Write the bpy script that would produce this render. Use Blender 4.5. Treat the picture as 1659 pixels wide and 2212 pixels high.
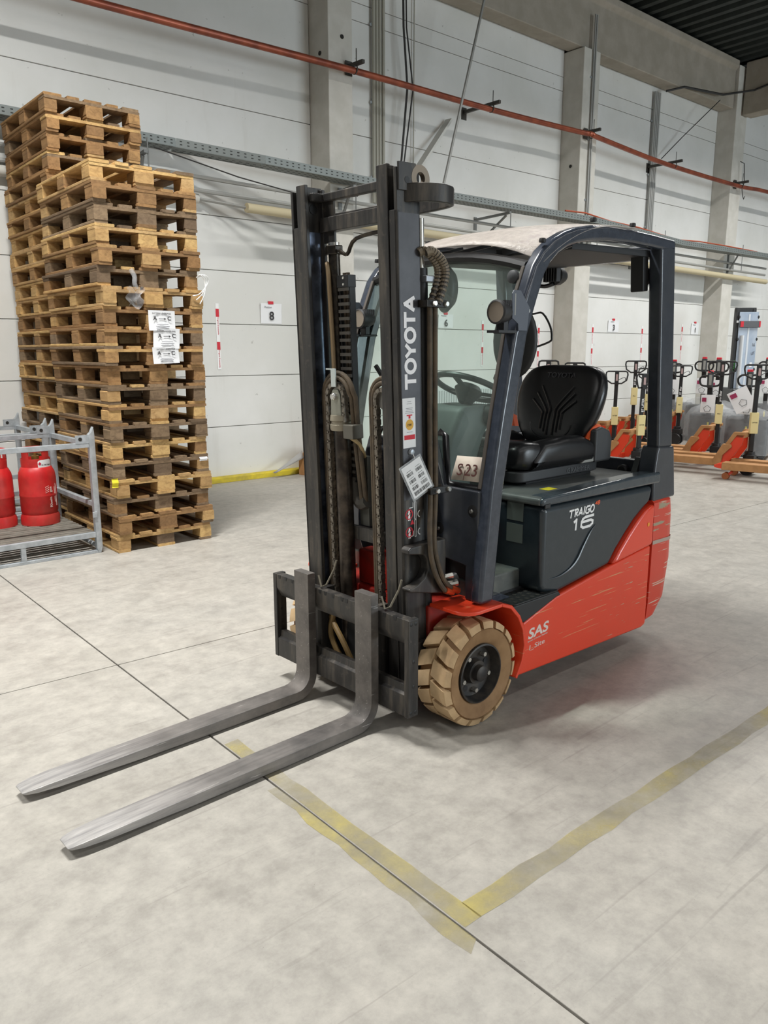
import bpy, bmesh, math, random
from mathutils import Matrix, Vector
random.seed(7)
PI = math.pi
for o in list(bpy.data.objects): bpy.data.objects.remove(o)
scene = bpy.context.scene
COL = scene.collection
# ------------------------------------------------------------------ camera
cam_d = bpy.data.cameras.new('camera'); cam = bpy.data.objects.new('camera', cam_d); COL.objects.link(cam)
cam_d.sensor_fit = 'HORIZONTAL'; cam_d.sensor_width = 36.0; cam_d.lens = 1682.2 / 1659 * 36.0
cam_d.clip_start = .05; cam_d.clip_end = 200
PITCH, ROLL, YAW, CAMH = .2036, -.0015, .7045, 1.5427
_fw = Vector((0, math.cos(PITCH), -math.sin(PITCH))); _up = Vector((0, math.sin(PITCH), math.cos(PITCH))); _rt = Vector((1, 0, 0))
_rt2 = _rt * math.cos(ROLL) + _up * math.sin(ROLL); _up2 = -_rt * math.sin(ROLL) + _up * math.cos(ROLL)
_Rz = Matrix.Rotation(-YAW, 3, 'Z')
_m = Matrix((_Rz @ _rt2, _Rz @ _up2, -(_Rz @ _fw))).transposed().to_4x4()
_m.translation = (0, 0, CAMH)
cam.matrix_world = _m
scene.camera = cam
# ------------------------------------------------------------------ world and lamps
scene.view_settings.view_transform = 'Standard'; scene.view_settings.look = 'None'
scene.view_settings.gamma = 1.0; scene.view_settings.exposure = 0.0
scene.view_settings.use_curve_mapping = False
w = bpy.data.worlds.new('hall_ambient'); scene.world = w; w.use_nodes = True
bg = w.node_tree.nodes['Background']; bg.inputs[0].default_value = (.88, .94, 1.0, 1); bg.inputs[1].default_value = .13
LAMP_Z = 6.45
LAMP_ROWS = [(4.2, -3.6, -2.1, 225), (4.2, .5, 2.0, 365), (4.2, 5.4, 6.9, 75), (4.4, 9.0, 20, 600), (-2.2, -7, 12, 150), (-8.6, -7, 17, 720)]
for (ly, lx0, lx1, pw) in LAMP_ROWS:
    ld = bpy.data.lights.new('lamp_row', 'AREA'); ld.shape = 'RECTANGLE'; ld.size = lx1 - lx0; ld.size_y = .22
    ld.energy = pw; ld.spread = math.radians(146 if ly > 0 else 175); ld.color = (1.0, .992, .965)
    lo = bpy.data.objects.new('lamp_row', ld); COL.objects.link(lo); lo.location = ((lx0 + lx1) / 2, ly, LAMP_Z)
# added bluish fill light in an assumed door opening of the unseen opposite wall
ld = bpy.data.lights.new('door_fill_light', 'AREA'); ld.shape = 'RECTANGLE'; ld.size = 8.0; ld.size_y = 4.2; ld.energy = 1100; ld.color = (.80, .92, 1.0)
lo = bpy.data.objects.new('door_fill_light', ld); COL.objects.link(lo); lo.location = (13, -12.9, 2.15); lo.rotation_euler = (math.radians(90), 0, 0)

# ------------------------------------------------------------------ helpers
def lin(c):
    return tuple(((v / 255) / 12.92 if v / 255 <= .04045 else ((v / 255 + .055) / 1.055) ** 2.4) for v in c)
def c4(c): return (*lin(c), 1)

class MB:
    def __init__(s): s.v = []; s.f = []
    def add(s, vs, fs):
        o = len(s.v); s.v += [tuple(p) for p in vs]; s.f += [tuple(i + o for i in f) for f in fs]; return s
    def box(s, x0, x1, y0, y1, z0, z1):
        return s.add([(x0, y0, z0), (x1, y0, z0), (x1, y1, z0), (x0, y1, z0), (x0, y0, z1), (x1, y0, z1), (x1, y1, z1), (x0, y1, z1)],
                     [(0, 3, 2, 1), (4, 5, 6, 7), (0, 1, 5, 4), (1, 2, 6, 5), (2, 3, 7, 6), (3, 0, 4, 7)])
    def obox(s, M, sx, sy, sz):
        vs = [M @ Vector((x * sx / 2, y * sy / 2, z * sz / 2)) for z in (-1, 1) for (x, y) in ((-1, -1), (1, -1), (1, 1), (-1, 1))]
        return s.add(vs, [(0, 3, 2, 1), (4, 5, 6, 7), (0, 1, 5, 4), (1, 2, 6, 5), (2, 3, 7, 6), (3, 0, 4, 7)])
    def beam(s, a, b, wd, ht, up=(0, 0, 1)):
        a = Vector(a); b = Vector(b); d = b - a; L = d.length; d.normalize()
        u = Vector(up); r = d.cross(u)
        if r.length < 1e-6: r = d.cross(Vector((1, 0, 0)))
        r.normalize(); u = r.cross(d)
        M = Matrix((r, d, u)).transposed().to_4x4(); M.translation = (a + b) / 2
        return s.obox(M, wd, L, ht)
    def prism(s, pts, axis, a0, a1):
        n = len(pts)
        def mk(p, a):
            return {'x': (a, p[0], p[1]), 'y': (p[0], a, p[1]), 'z': (p[0], p[1], a)}[axis]
        vs = [mk(p, a0) for p in pts] + [mk(p, a1) for p in pts]
        return s.add(vs, [tuple(range(n)), tuple(range(2 * n - 1, n - 1, -1))] + [(i, (i + 1) % n, n + (i + 1) % n, n + i) for i in range(n)])
    def ribbon(s, A, B, axis, a0, a1):
        return s.prism(list(A) + list(reversed(B)), axis, a0, a1)
    def loft(s, rings, closed=True, caps=True):
        n = len(rings[0]); vs = [p for r in rings for p in r]; fs = []
        for i in range(len(rings) - 1):
            for j in range(n if closed else n - 1):
                k = (j + 1) % n
                fs.append((i * n + j, i * n + k, (i + 1) * n + k, (i + 1) * n + j))
        if caps: fs += [tuple(range(n - 1, -1, -1)), tuple((len(rings) - 1) * n + j for j in range(n))]
        return s.add(vs, fs)
    def tube(s, path, r, n=8, closed=False, sq=None):
        P = [Vector(p) for p in path]; m = len(P); rings = []; nrm = None
        for i in range(m):
            if closed: t = P[(i + 1) % m] - P[i - 1]
            else: t = P[min(i + 1, m - 1)] - P[max(i - 1, 0)]
            t.normalize()
            if nrm is None:
                a = Vector((0, 0, 1)) if abs(t.z) < .9 else Vector((1, 0, 0)); nrm = t.cross(a).normalized()
            else:
                nrm = (nrm - t * nrm.dot(t)); nrm.normalize()
            b = t.cross(nrm); rr = r[i] if isinstance(r, (list, tuple)) else r
            rings.append([P[i] + (nrm * math.cos(2 * PI * k / n) + b * math.sin(2 * PI * k / n)) * rr for k in range(n)])
        if closed: rings.append(rings[0]); return s.loft(rings, True, False)
        return s.loft(rings, True, True)
    def lathe(s, prof, c=(0, 0, 0), axis='z', n=24, a0=0, a1=2 * PI, caps=True):
        rings = []
        full = abs(a1 - a0 - 2 * PI) < 1e-6
        for (r, h) in prof:
            ring = []
            for k in range(n if full else n + 1):
                a = a0 + (a1 - a0) * k / n; p, q = r * math.cos(a), r * math.sin(a)
                ring.append({'z': (c[0] + p, c[1] + q, c[2] + h), 'y': (c[0] + p, c[1] + h, c[2] + q), 'x': (c[0] + h, c[1] + p, c[2] + q)}[axis])
            rings.append(ring)
        return s.loft(rings, full, caps and full)
    def cyl(s, a, b, r, n=12): return s.tube([a, b], r, n)
    def grid(s, fn, nu, nv, closed=False):
        vs = [fn(i / nu, j / nv) for i in range(nu + 1) for j in range(nv + 1)]
        return s.add(vs, [(i * (nv + 1) + j, (i + 1) * (nv + 1) + j, (i + 1) * (nv + 1) + j + 1, i * (nv + 1) + j + 1) for i in range(nu) for j in range(nv)])
    def xf(s, M): s.v = [tuple(M @ Vector(p)) for p in s.v]; return s
    def mesh(s, name, smooth=True, ang=32, recalc=True):
        me = bpy.data.meshes.new(name); me.from_pydata(s.v, [], s.f)
        if recalc:
            bm = bmesh.new(); bm.from_mesh(me); bmesh.ops.recalc_face_normals(bm, faces=bm.faces); bm.to_mesh(me); bm.free()
        if smooth: me.shade_smooth(); me.set_sharp_from_angle(angle=math.radians(ang))
        return me
    def build(s, name, m, parent=None, bevel=0, seg=2, smooth=True, ang=32, M=None, recalc=True, label=None, subsurf=0, solid=0):
        if M is not None: s.xf(M)
        me = s.mesh(name, smooth, ang, recalc); me.materials.append(m)
        o = bpy.data.objects.new(name, me); COL.objects.link(o)
        if parent is not None: o.parent = parent
        if solid:
            k = o.modifiers.new('thick', 'SOLIDIFY'); k.thickness = solid; k.offset = 0
        if subsurf:
            k = o.modifiers.new('sub', 'SUBSURF'); k.levels = subsurf; k.render_levels = subsurf
        if bevel:
            b = o.modifiers.new('edge', 'BEVEL'); b.width = bevel; b.segments = seg; b.limit_method = 'ANGLE'; b.angle_limit = math.radians(30)
            b.harden_normals = True
        if label: o['label'] = label
        return o

def empty(name, loc, rz, label, cat, group=None):
    o = bpy.data.objects.new(name, None); COL.objects.link(o); o.empty_display_size = .1
    o.location = loc; o.rotation_euler = (0, 0, rz); return tag(o, label, cat, group)
def tag(o, label, cat, group=None):
    o['label'] = label; o['category'] = cat
    if group: o['group'] = group
    return o
def struct(o): o['kind'] = 'structure'; return o
def copy_tree(o, parent=None):
    c = o.copy(); COL.objects.link(c); c.parent = parent
    for ch in o.children: copy_tree(ch, c)
    return c
def text(body, size, m, parent, origin, right, up, name='lettering', xs=1.0, bold=0.0, align='LEFT', depth=.0006, shear=0, space=1.0, label=None, valign='BOTTOM_BASELINE', fit=None):
    cu = bpy.data.curves.new(name, 'FONT'); cu.body = body; cu.size = size; cu.offset = bold; cu.extrude = depth
    cu.align_x = align; cu.align_y = valign; cu.shear = shear; cu.space_character = space; cu.resolution_u = 4
    t = bpy.data.objects.new(name, cu); COL.objects.link(t)
    dg = bpy.context.evaluated_depsgraph_get(); me = bpy.data.meshes.new_from_object(t.evaluated_get(dg))
    bpy.data.objects.remove(t); bpy.data.curves.remove(cu)
    R = Vector(right).normalized(); U = Vector(up).normalized(); N = R.cross(U)
    if fit:  # exact width, height
        xs_ = [v.co.x for v in me.vertices]; ys_ = [v.co.y for v in me.vertices]
        w0 = max(xs_) - min(xs_); h0 = max(ys_) - min(ys_); mx = min(xs_); my = min(ys_)
        for v in me.vertices: v.co.x = (v.co.x - mx) * fit[0] / w0; v.co.y = (v.co.y - my) * fit[1] / h0
        xs = 1
    M = Matrix((R * xs, U, N)).transposed().to_4x4(); M.translation = Vector(origin)
    me.transform(M); me.materials.clear(); me.materials.append(m)
    o = bpy.data.objects.new(name, me); COL.objects.link(o)
    if parent is not None: o.parent = parent
    if label: o['label'] = label
    return o
def arc(cx, cy, r, a0, a1, n=8, ry=None):
    ry = r if ry is None else ry
    return [(cx + r * math.cos(math.radians(a0 + (a1 - a0) * i / n)), cy + ry * math.sin(math.radians(a0 + (a1 - a0) * i / n))) for i in range(n + 1)]
def rrect(x0, x1, y0, y1, r, n=4):
    return arc(x1 - r, y1 - r, r, 0, 90, n) + arc(x0 + r, y1 - r, r, 90, 180, n) + arc(x0 + r, y0 + r, r, 180, 270, n) + arc(x1 - r, y0 + r, r, 270, 360, n)
def spline(pts, k=6):
    P = [Vector(p) for p in pts]; out = []
    for i in range(len(P) - 1):
        p0 = P[max(i - 1, 0)]; p1 = P[i]; p2 = P[i + 1]; p3 = P[min(i + 2, len(P) - 1)]
        for j in range(k):
            t = j / k; out.append(.5 * ((2 * p1) + (p2 - p0) * t + (2 * p0 - 5 * p1 + 4 * p2 - p3) * t * t + (3 * p1 - p0 - 3 * p2 + p3) * t ** 3))
    out.append(P[-1]); return out

# ------------------------------------------------------------------ materials
MATS = {}
class NT:
    def __init__(s, name):
        s.m = bpy.data.materials.new(name); s.m.use_nodes = True; s.t = s.m.node_tree; s.n = s.t.nodes; s.b = s.n['Principled BSDF']; s.out = s.n['Material Output']
        s.co = s.n.new('ShaderNodeTexCoord'); s.src = s.co.outputs['Object']
    def map(s, scale=(1, 1, 1), rot=(0, 0, 0)):
        k = s.n.new('ShaderNodeMapping'); k.inputs['Scale'].default_value = scale; k.inputs['Rotation'].default_value = rot
        s.t.links.new(s.src, k.inputs['Vector']); return k.outputs[0]
    def noise(s, scale, detail=4, rough=.55, vec=None, out='Fac', dist=0):
        k = s.n.new('ShaderNodeTexNoise'); k.inputs['Scale'].default_value = scale; k.inputs['Detail'].default_value = detail; k.inputs['Roughness'].default_value = rough; k.inputs['Distortion'].default_value = dist
        s.t.links.new(vec if vec is not None else s.src, k.inputs['Vector']); return k.outputs[out]
    def ramp(s, fac, stops):
        k = s.n.new('ShaderNodeValToRGB'); e = k.color_ramp.elements
        while len(e) < len(stops): e.new(.5)
        for el, (p, c) in zip(e, stops): el.position = p; el.color = c if len(c) == 4 else (*c, 1)
        s.t.links.new(fac, k.inputs[0]); return k.outputs[0]
    def mask(s, fac, lo, hi): return s.ramp(fac, [(lo, (0, 0, 0, 1)), (hi, (1, 1, 1, 1))])
    def mix(s, fac, a, b, mode='MIX'):
        k = s.n.new('ShaderNodeMix'); k.data_type = 'RGBA'; k.blend_type = mode
        for inp, v in ((k.inputs[0], fac), (k.inputs[6], a), (k.inputs[7], b)):
            if hasattr(v, 'is_linked') or hasattr(v, 'links'): s.t.links.new(v, inp)
            elif isinstance(v, (int, float)): inp.default_value = v
            else: inp.default_value = v if len(v) == 4 else (*v, 1)
        return k.outputs[2]
    def math(s, op, a, b=0):
        k = s.n.new('ShaderNodeMath'); k.operation = op
        for inp, v in ((k.inputs[0], a), (k.inputs[1], b)):
            if hasattr(v, 'links'): s.t.links.new(v, inp)
            else: inp.default_value = v
        return k.outputs[0]
    def set(s, key, v):
        if hasattr(v, 'links'): s.t.links.new(v, s.b.inputs[key])
        else: s.b.inputs[key].default_value = v
    def bump(s, h, strength=.3, dist=.01):
        k = s.n.new('ShaderNodeBump'); k.inputs['Strength'].default_value = strength; k.inputs['Distance'].default_value = dist
        s.t.links.new(h, k.inputs['Height']); s.t.links.new(k.outputs[0], s.b.inputs['Normal'])
def M(name, col, rough=.5, metal=0., col2=None, scale=8., lo=.4, hi=.65, bump=0., bscale=80., emit=0, coat=0, spec=.5, dust=None):
    if name in MATS: return MATS[name]
    t = NT(name); base = c4(col)
    if col2 is not None:
        f = t.mask(t.noise(scale), lo, hi); colr = t.mix(f, base, c4(col2))
    else: colr = base
    if dust:
        dcol, amt = dust
        f2 = t.mask(t.noise(3.5, 6, .65), .35, .8); f2 = t.math('MULTIPLY', f2, amt); colr = t.mix(f2, colr, c4(dcol))
    t.set('Base Color', colr); t.set('Roughness', rough); t.set('Metallic', metal); t.set('Specular IOR Level', spec)
    if coat: t.set('Coat Weight', coat); t.set('Coat Roughness', .15)
    if bump: t.bump(t.noise(bscale, 3), bump, .004)
    if emit: t.set('Emission Color', base); t.set('Emission Strength', emit)
    MATS[name] = t.m; return t.m

def mat_floor():
    t = NT('concrete_floor'); g = t.n.new('ShaderNodeNewGeometry'); t.src = g.outputs['Position']
    big = t.noise(.75, 4, .6); mid = t.noise(4.5, 7, .68); fine = t.noise(45, 4, .7)
    a = t.ramp(big, [(.32, c4((155, 149, 140))), (.52, c4((169, 164, 156))), (.7, c4((162, 160, 155)))])
    b = t.ramp(mid, [(.33, c4((135, 131, 124))), (.5, c4((166, 162, 154))), (.68, c4((184, 179, 170)))])
    c2 = t.ramp(t.noise(13, 6, .72), [(.36, c4((142, 138, 131))), (.5, c4((168, 164, 156))), (.64, c4((190, 186, 176)))]); col = t.mix(.36, t.mix(.55, a, b), c2); col = t.mix(t.math('MULTIPLY', t.mask(fine, .5, .75), .22), col, c4((126, 122, 116)))
    # scuffs: long thin stretched marks in two directions
    for rot, sc in ((.5, 1.0), (2.0, .8), (1.2, .7)):
        v = t.map((1.1 * sc, 26 * sc, 1), (0, 0, rot)); n = t.noise(1.4, 3, .5, v, dist=.6)
        col = t.mix(t.math('MULTIPLY', t.mask(n, .66, .74), .28), col, c4((114, 109, 103)))
    spk = t.mask(t.noise(130, 2, .5), .74, .78); col = t.mix(t.math('MULTIPLY', spk, .5), col, c4((85, 82, 77)))
    t.set('Base Color', col); t.set('Roughness', t.ramp(mid, [(.3, (.42,) * 3), (.7, (.6,) * 3)])); t.set('Specular IOR Level', .35)
    t.bump(mid, .06, .006); return t.m
def mat_wall():
    t = NT('painted_concrete_panel'); g = t.n.new('ShaderNodeNewGeometry'); t.src = g.outputs['Position']
    a = t.ramp(t.noise(.8, 5, .6), [(.35, c4((214, 214, 209))), (.65, c4((225, 225, 222)))])
    v = t.map((3.5, 3.5, .5)); st = t.mask(t.noise(1.3, 5, .6, v), .62, .8)
    col = t.mix(t.math('MULTIPLY', st, .22), a, c4((178, 172, 160)))
    sp = t.mask(t.noise(14, 2, .5), .745, .77); col = t.mix(t.math('MULTIPLY', sp, .35), col, c4((120, 116, 108)))
    t.set('Base Color', col); t.set('Roughness', .8); t.set('Specular IOR Level', .25); t.bump(t.noise(60, 3), .08, .004); return t.m
def mat_wood(name, stops, dark):
    t = NT(name); oi = t.n.new('ShaderNodeObjectInfo')
    comb = t.n.new('ShaderNodeVectorMath'); comb.operation = 'ADD'; t.t.links.new(t.src, comb.inputs[0])
    sc = t.n.new('ShaderNodeVectorMath'); sc.operation = 'SCALE'; t.t.links.new(oi.outputs['Location'], sc.inputs[0]); sc.inputs['Scale'].default_value = 1.7; t.t.links.new(sc.outputs[0], comb.inputs[1])
    mp = t.n.new('ShaderNodeMapping'); mp.inputs['Scale'].default_value = (14, 3.0, 22); t.t.links.new(comb.outputs[0], mp.inputs['Vector'])
    g = t.noise(1.6, 6, .65, mp.outputs[0], dist=.8)
    base = t.ramp(oi.outputs['Random'], [(i / max(1, len(stops) - 1), c4(c)) for i, c in enumerate(stops)])
    col = t.mix(t.math('MULTIPLY', t.mask(g, .42, .68), .6), base, c4(dark))
    blot = t.mask(t.noise(5, 5, .7, comb.outputs[0]), .52, .72); col = t.mix(t.math('MULTIPLY', blot, .42), col, c4((84, 68, 50)))
    t.set('Base Color', col); t.set('Roughness', .85); t.set('Specular IOR Level', .2); t.bump(g, .35, .004); return t.m
def mat_steel_dark():   # black greasy mast steel with rubbed brown-grey patches
    t = NT('mast_steel'); v = t.map((9, 9, 1.2))
    n = t.noise(2.2, 6, .65, v); n2 = t.noise(26, 4, .7)
    col = t.ramp(n, [(.3, c4((34, 33, 34))), (.5, c4((54, 52, 50))), (.72, c4((96, 89, 80)))])
    col = t.mix(t.math('MULTIPLY', t.mask(n2, .6, .75), .4), col, c4((112, 103, 92)))
    t.set('Base Color', col); t.set('Metallic', .2); t.set('Roughness', t.ramp(n, [(.3, (.36,) * 3), (.7, (.52,) * 3)])); t.bump(n2, .12, .003); return t.m
def mat_fork():
    t = NT('fork_steel'); v = t.map((1.5, 22, 22)); n = t.noise(2.5, 6, .6, v); n2 = t.noise(7, 5, .65)
    sx = t.n.new('ShaderNodeSeparateXYZ'); t.t.links.new(t.src, sx.inputs[0])
    wear = t.ramp(t.math('MULTIPLY', t.math('SUBTRACT', sx.outputs[0], .4), .83), [(0, (0, 0, 0, 1)), (.55, (.35,) * 3), (.9, (1, 1, 1, 1))])
    dark = t.ramp(n2, [(.3, c4((82, 79, 77))), (.7, c4((128, 122, 117)))]); bright = t.ramp(n, [(.3, c4((140, 138, 138))), (.7, c4((196, 193, 190)))])
    col = t.mix(wear, dark, bright); scr = t.mask(t.noise(3, 3, .5, t.map((3, 40, 40), (0, 0, .5))), .68, .72)
    col = t.mix(t.math('MULTIPLY', scr, .5), col, c4((205, 202, 198))); rust = t.mask(t.noise(6, 5, .7), .66, .74)
    col = t.mix(t.math('MULTIPLY', rust, .3), col, c4((122, 92, 64)))
    t.set('Base Color', col); t.set('Metallic', .4); t.set('Roughness', t.ramp(n2, [(.3, (.34,) * 3), (.7, (.48,) * 3)])); t.bump(n, .05, .002); return t.m
def mat_orange():
    t = NT('orange_red_paint'); base = c4((226, 64, 32)); v = t.map((1.4, 1, 60)); n = t.noise(1.5, 4, .6, v)
    col = t.mix(t.math('MULTIPLY', t.mask(t.noise(3, 5, .65), .45, .8), .22), base, c4((188, 78, 52)))
    sx = t.n.new('ShaderNodeSeparateXYZ'); t.t.links.new(t.src, sx.inputs[0])
    z1 = t.ramp(sx.outputs[2], [(.20, (0, 0, 0, 1)), (.27, (1,) * 3), (.52, (1,) * 3), (.58, (0, 0, 0, 1))])
    scr = t.math('MULTIPLY', t.mask(n, .635, .655), z1); col = t.mix(t.math('MULTIPLY', scr, .8), col, c4((203, 170, 120)))
    n3 = t.noise(2.1, 4, .6, t.map((2.6, 1, 34))); chip = t.math('MULTIPLY', t.mask(n3, .64, .66), t.ramp(t.math('MULTIPLY', sx.outputs[0], -1), [(.8, (0, 0, 0, 1)), (1.0, (1,) * 3)]))
    col = t.mix(chip, col, c4((176, 160, 132)))
    t.set('Base Color', col); t.set('Roughness', .36); t.set('Coat Weight', .25); t.set('Coat Roughness', .2); return t.m
def mat_gouge():
    t = NT('counterweight_paint'); base = c4((212, 60, 36))
    col = t.mix(t.math('MULTIPLY', t.mask(t.noise(4, 5, .65), .4, .8), .3), base, c4((184, 92, 70)))
    n = t.noise(2.2, 5, .6, t.map((1, 2.2, 7))); col = t.mix(t.mask(n, .63, .645), col, c4((158, 146, 120)))
    n2 = t.noise(3.1, 3, .5, t.map((1, 1.2, 26))); col = t.mix(t.mask(n2, .63, .66), col, c4((205, 184, 164)))
    t.set('Base Color', col); t.set('Roughness', .42); t.set('Coat Weight', .15); return t.m
def mat_glass():
    t = NT('windscreen_glass'); b = t.b; t.set('Base Color', (.62, .80, .72, 1)); t.set('Roughness', .02); t.set('Transmission Weight', 1.0); t.set('IOR', 1.02)
    gl = t.n.new('ShaderNodeBsdfGlossy'); gl.inputs['Roughness'].default_value = .03
    tr = t.n.new('ShaderNodeBsdfTransparent'); tr.inputs[0].default_value = (.74, .86, .81, 1)
    df = t.n.new('ShaderNodeBsdfDiffuse'); df.inputs[0].default_value = c4((190, 205, 196))
    m1 = t.n.new('ShaderNodeMixShader'); m2 = t.n.new('ShaderNodeMixShader'); lw = t.n.new('ShaderNodeLayerWeight'); lw.inputs[0].default_value = .5; fz = t.math('ADD', t.math('MULTIPLY', t.math('POWER', lw.outputs['Facing'], 4.0), .6), .035)
    m1.inputs[0].default_value = .10; t.t.links.new(tr.outputs[0], m1.inputs[1]); t.t.links.new(df.outputs[0], m1.inputs[2])
    t.t.links.new(fz, m2.inputs[0]); t.t.links.new(m1.outputs[0], m2.inputs[1]); t.t.links.new(gl.outputs[0], m2.inputs[2])
    t.t.links.new(m2.outputs[0], t.out.inputs['Surface']); return t.m
def mat_film(name, col, opa, rough=.25):   # crinkled clear wrapping film or dusty clear plastic
    t = NT(name); tr = t.n.new('ShaderNodeBsdfTransparent'); m = t.n.new('ShaderNodeMixShader')
    t.set('Base Color', c4(col)); t.set('Roughness', rough); n = t.noise(16, 5, .7)
    fac = t.ramp(n, [(.3, (opa * .75,) * 3), (.7, (min(1, opa * 1.25),) * 3)]); t.bump(n, .6, .02)
    t.t.links.new(fac, m.inputs[0]); t.t.links.new(tr.outputs[0], m.inputs[1]); t.t.links.new(t.b.outputs[0], m.inputs[2]); t.t.links.new(m.outputs[0], t.out.inputs['Surface']); return t.m
def mat_yellow_line():
    t = NT('worn_yellow_paint'); g = t.n.new('ShaderNodeNewGeometry'); t.src = g.outputs['Position']
    tr = t.n.new('ShaderNodeBsdfTransparent'); m = t.n.new('ShaderNodeMixShader')
    t.set('Base Color', t.ramp(t.noise(5, 5, .6), [(.35, c4((150, 142, 116))), (.55, c4((176, 164, 112))), (.75, c4((196, 180, 92)))])); t.set('Roughness', .6)
    n = t.noise(9, 6, .7); n2 = t.noise(2.4, 3, .5); fac = t.math('ADD', t.math('MULTIPLY', t.mask(n, .25, .65), .45), t.math('MULTIPLY', t.mask(n2, .42, .66), .4))
    t.t.links.new(fac, m.inputs[0]); t.t.links.new(tr.outputs[0], m.inputs[1]); t.t.links.new(t.b.outputs[0], m.inputs[2]); t.t.links.new(m.outputs[0], t.out.inputs['Surface']); return t.m

FLOOR = mat_floor(); WALL = mat_wall(); MAST = mat_steel_dark(); FORK = mat_fork(); ORANGE = mat_orange(); CWT = mat_gouge(); GLASS = mat_glass(); YEL = mat_yellow_line()
WOOD = [mat_wood('pallet_wood_pale', [(190, 152, 100), (206, 172, 116), (178, 144, 98), (198, 166, 118)], (138, 104, 66)),
        mat_wood('pallet_wood_brown', [(150, 114, 76), (170, 134, 90), (136, 106, 74), (160, 124, 84)], (100, 74, 50)),
        mat_wood('pallet_wood_grey', [(124, 104, 82), (144, 122, 96), (110, 92, 74), (150, 128, 102)], (82, 66, 52))]
STEELG = M('galvanised_steel', (162, 168, 172), .45, .3, (186, 192, 196), 14, bump=.05)
BLACK = M('black_plastic', (26, 26, 27), .5); BLACKG = M('black_gloss', (18, 18, 20), .25)
BLUEG = M('blue_grey_paint', (50, 56, 67), .24, 0, (60, 66, 77), 30, coat=.6)
BLUED = M('dark_blue_grey_paint', (40, 45, 54), .32, 0, (48, 53, 62), 20, coat=.4, dust=((108, 106, 102), .2))
HOOD = M('hood_paint', (38, 47, 53), .30, 0, (43, 51, 57), 25, coat=.3, bump=.06, bscale=220)
HOODTOP = M('hood_lid_paint', (66, 74, 78), .36, 0, (78, 84, 86), 6, coat=.2, dust=((132, 128, 118), .55))
SEATM = M('black_vinyl', (24, 24, 26), .28, bump=.08, bscale=300); GREYP = M('grey_plastic', (78, 80, 82), .5); GREYL = M('light_grey_plastic', (150, 150, 145), .5)
RUBBER = M('hose_rubber', (92, 78, 60), .7, 0, (70, 60, 48), 18); RUBK = M('black_rubber', (30, 29, 28), .6)
TYRE = M('tan_tyre_rubber', (196, 164, 122), .8, 0, (168, 136, 98), 9, bump=.2, bscale=60, dust=((214, 190, 154), .5))
TYRES = M('brown_tyre_side', (128, 96, 62), .75, 0, (158, 124, 86), 7, bump=.15, bscale=50)
RIM = M('rim_paint', (44, 43, 43), .5, .3, (72, 66, 60), 16); CHROME = M('bright_zinc', (206, 204, 198), .25, .9); GREASE = M('greasy_steel', (40, 36, 32), .35, .6, (72, 64, 54), 30)
CHAIN = M('chain_steel', (104, 97, 88), .34, .5, (140, 132, 120), 60); CYLM = M('cylinder_steel', (52, 46, 42), .35, .6, (92, 82, 72), 14)
SHINY = M('rail_shine', (120, 128, 146), .32, .8, (66, 70, 80), 10)
WHITE = M('white_print', (238, 238, 237), .6); PAPER = M('paper_white', (232, 233, 234), .75); INK = M('ink_dark', (48, 46, 48), .7); INKB = M('ink_brown', (92, 52, 46), .7)
REDP = M('red_print', (200, 36, 52), .6); REDC = M('red_cylinder_paint', (196, 30, 34), .42, 0, (172, 28, 30), 12, dust=((196, 116, 96), .35)); GOLD = M('gold_print', (216, 164, 44), .5)
COPPER = M('red_copper_pipe', (158, 84, 60), .36, .4, (124, 64, 48), 5); CURB = M('yellow_curb_paint', (212, 190, 40), .6, 0, (178, 160, 52), 7)
CARDB = M('brown_cardboard', (176, 130, 84), .85, 0, (160, 116, 74), 10); JACKR = M('jack_orange_red', (214, 58, 26), .4, coat=.2); TAGY = M('manila_tag', (222, 206, 150), .75)
DECK = M('dark_green_deck', (40, 46, 44), .55, .2, (48, 54, 52), 6); BEAMC = M('beam_concrete', (150, 143, 130), .85, 0, (162, 154, 142), 4); COLC = M('column_concrete', (196, 193, 184), .82, 0, (206, 203, 195), 5)
ROOFP = mat_film('dusty_clear_roof', (200, 191, 183), .62, .3); FILM = mat_film('stretch_film', (214, 216, 218), .22, .2); CLEAR = mat_film('clear_sleeve', (220, 224, 226), .25, .15)
LENS = M('lamp_lens', (150, 138, 124), .3, .3)
PALECONDUIT = M('pale_conduit', (168, 166, 154), .6); OLDPIPE = M('beige_lagged_pipe', (190, 178, 146), .7); CABLE = M('dark_cable', (48, 47, 46), .6)
# ------------------------------------------------------------------ the hall
def seam(x): return 3.69 - .028 * (x - .8)
fl = bpy.data.objects.new('floor', MB().add([(-14, -14, -.02), (30, -14, -.02), (30, 9, -.02), (-14, 9, -.02)], [(0, 1, 2, 3)]).mesh('floor'))
fl.data.materials.append(M('joint_dark', (70, 64, 56), .9)); COL.objects.link(fl); struct(fl)
g = .0032; JX = 1.362
for (x0, x1) in ((-14, JX - g), (JX + g, 30)):
    for side in (0, 1):
        ya = [(x0, -14 if side == 0 else seam(x0) + g), (x1, -14 if side == 0 else seam(x1) + g)]
        yb = [(x1, seam(x1) - g if side == 0 else 9), (x0, seam(x0) - g if side == 0 else 9)]
        MB().prism(ya + yb, 'z', -.02, 0).build('slab', FLOOR, fl, bevel=.003, seg=1)
def line(name, pts, n_):
    o = MB().add([(x, y, .0012) for x, y in pts], [tuple(range(len(pts)))]).build(name, YEL, None, recalc=False, smooth=False)
    return struct(o)
rj = random.Random(3)
def wob(x0, y0, x1, y1, n=14, a=.006): return [(x0 + (x1 - x0) * i / n + rj.uniform(-a, a), y0 + (y1 - y0) * i / n + rj.uniform(-a, a)) for i in range(n + 1)]
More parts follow.
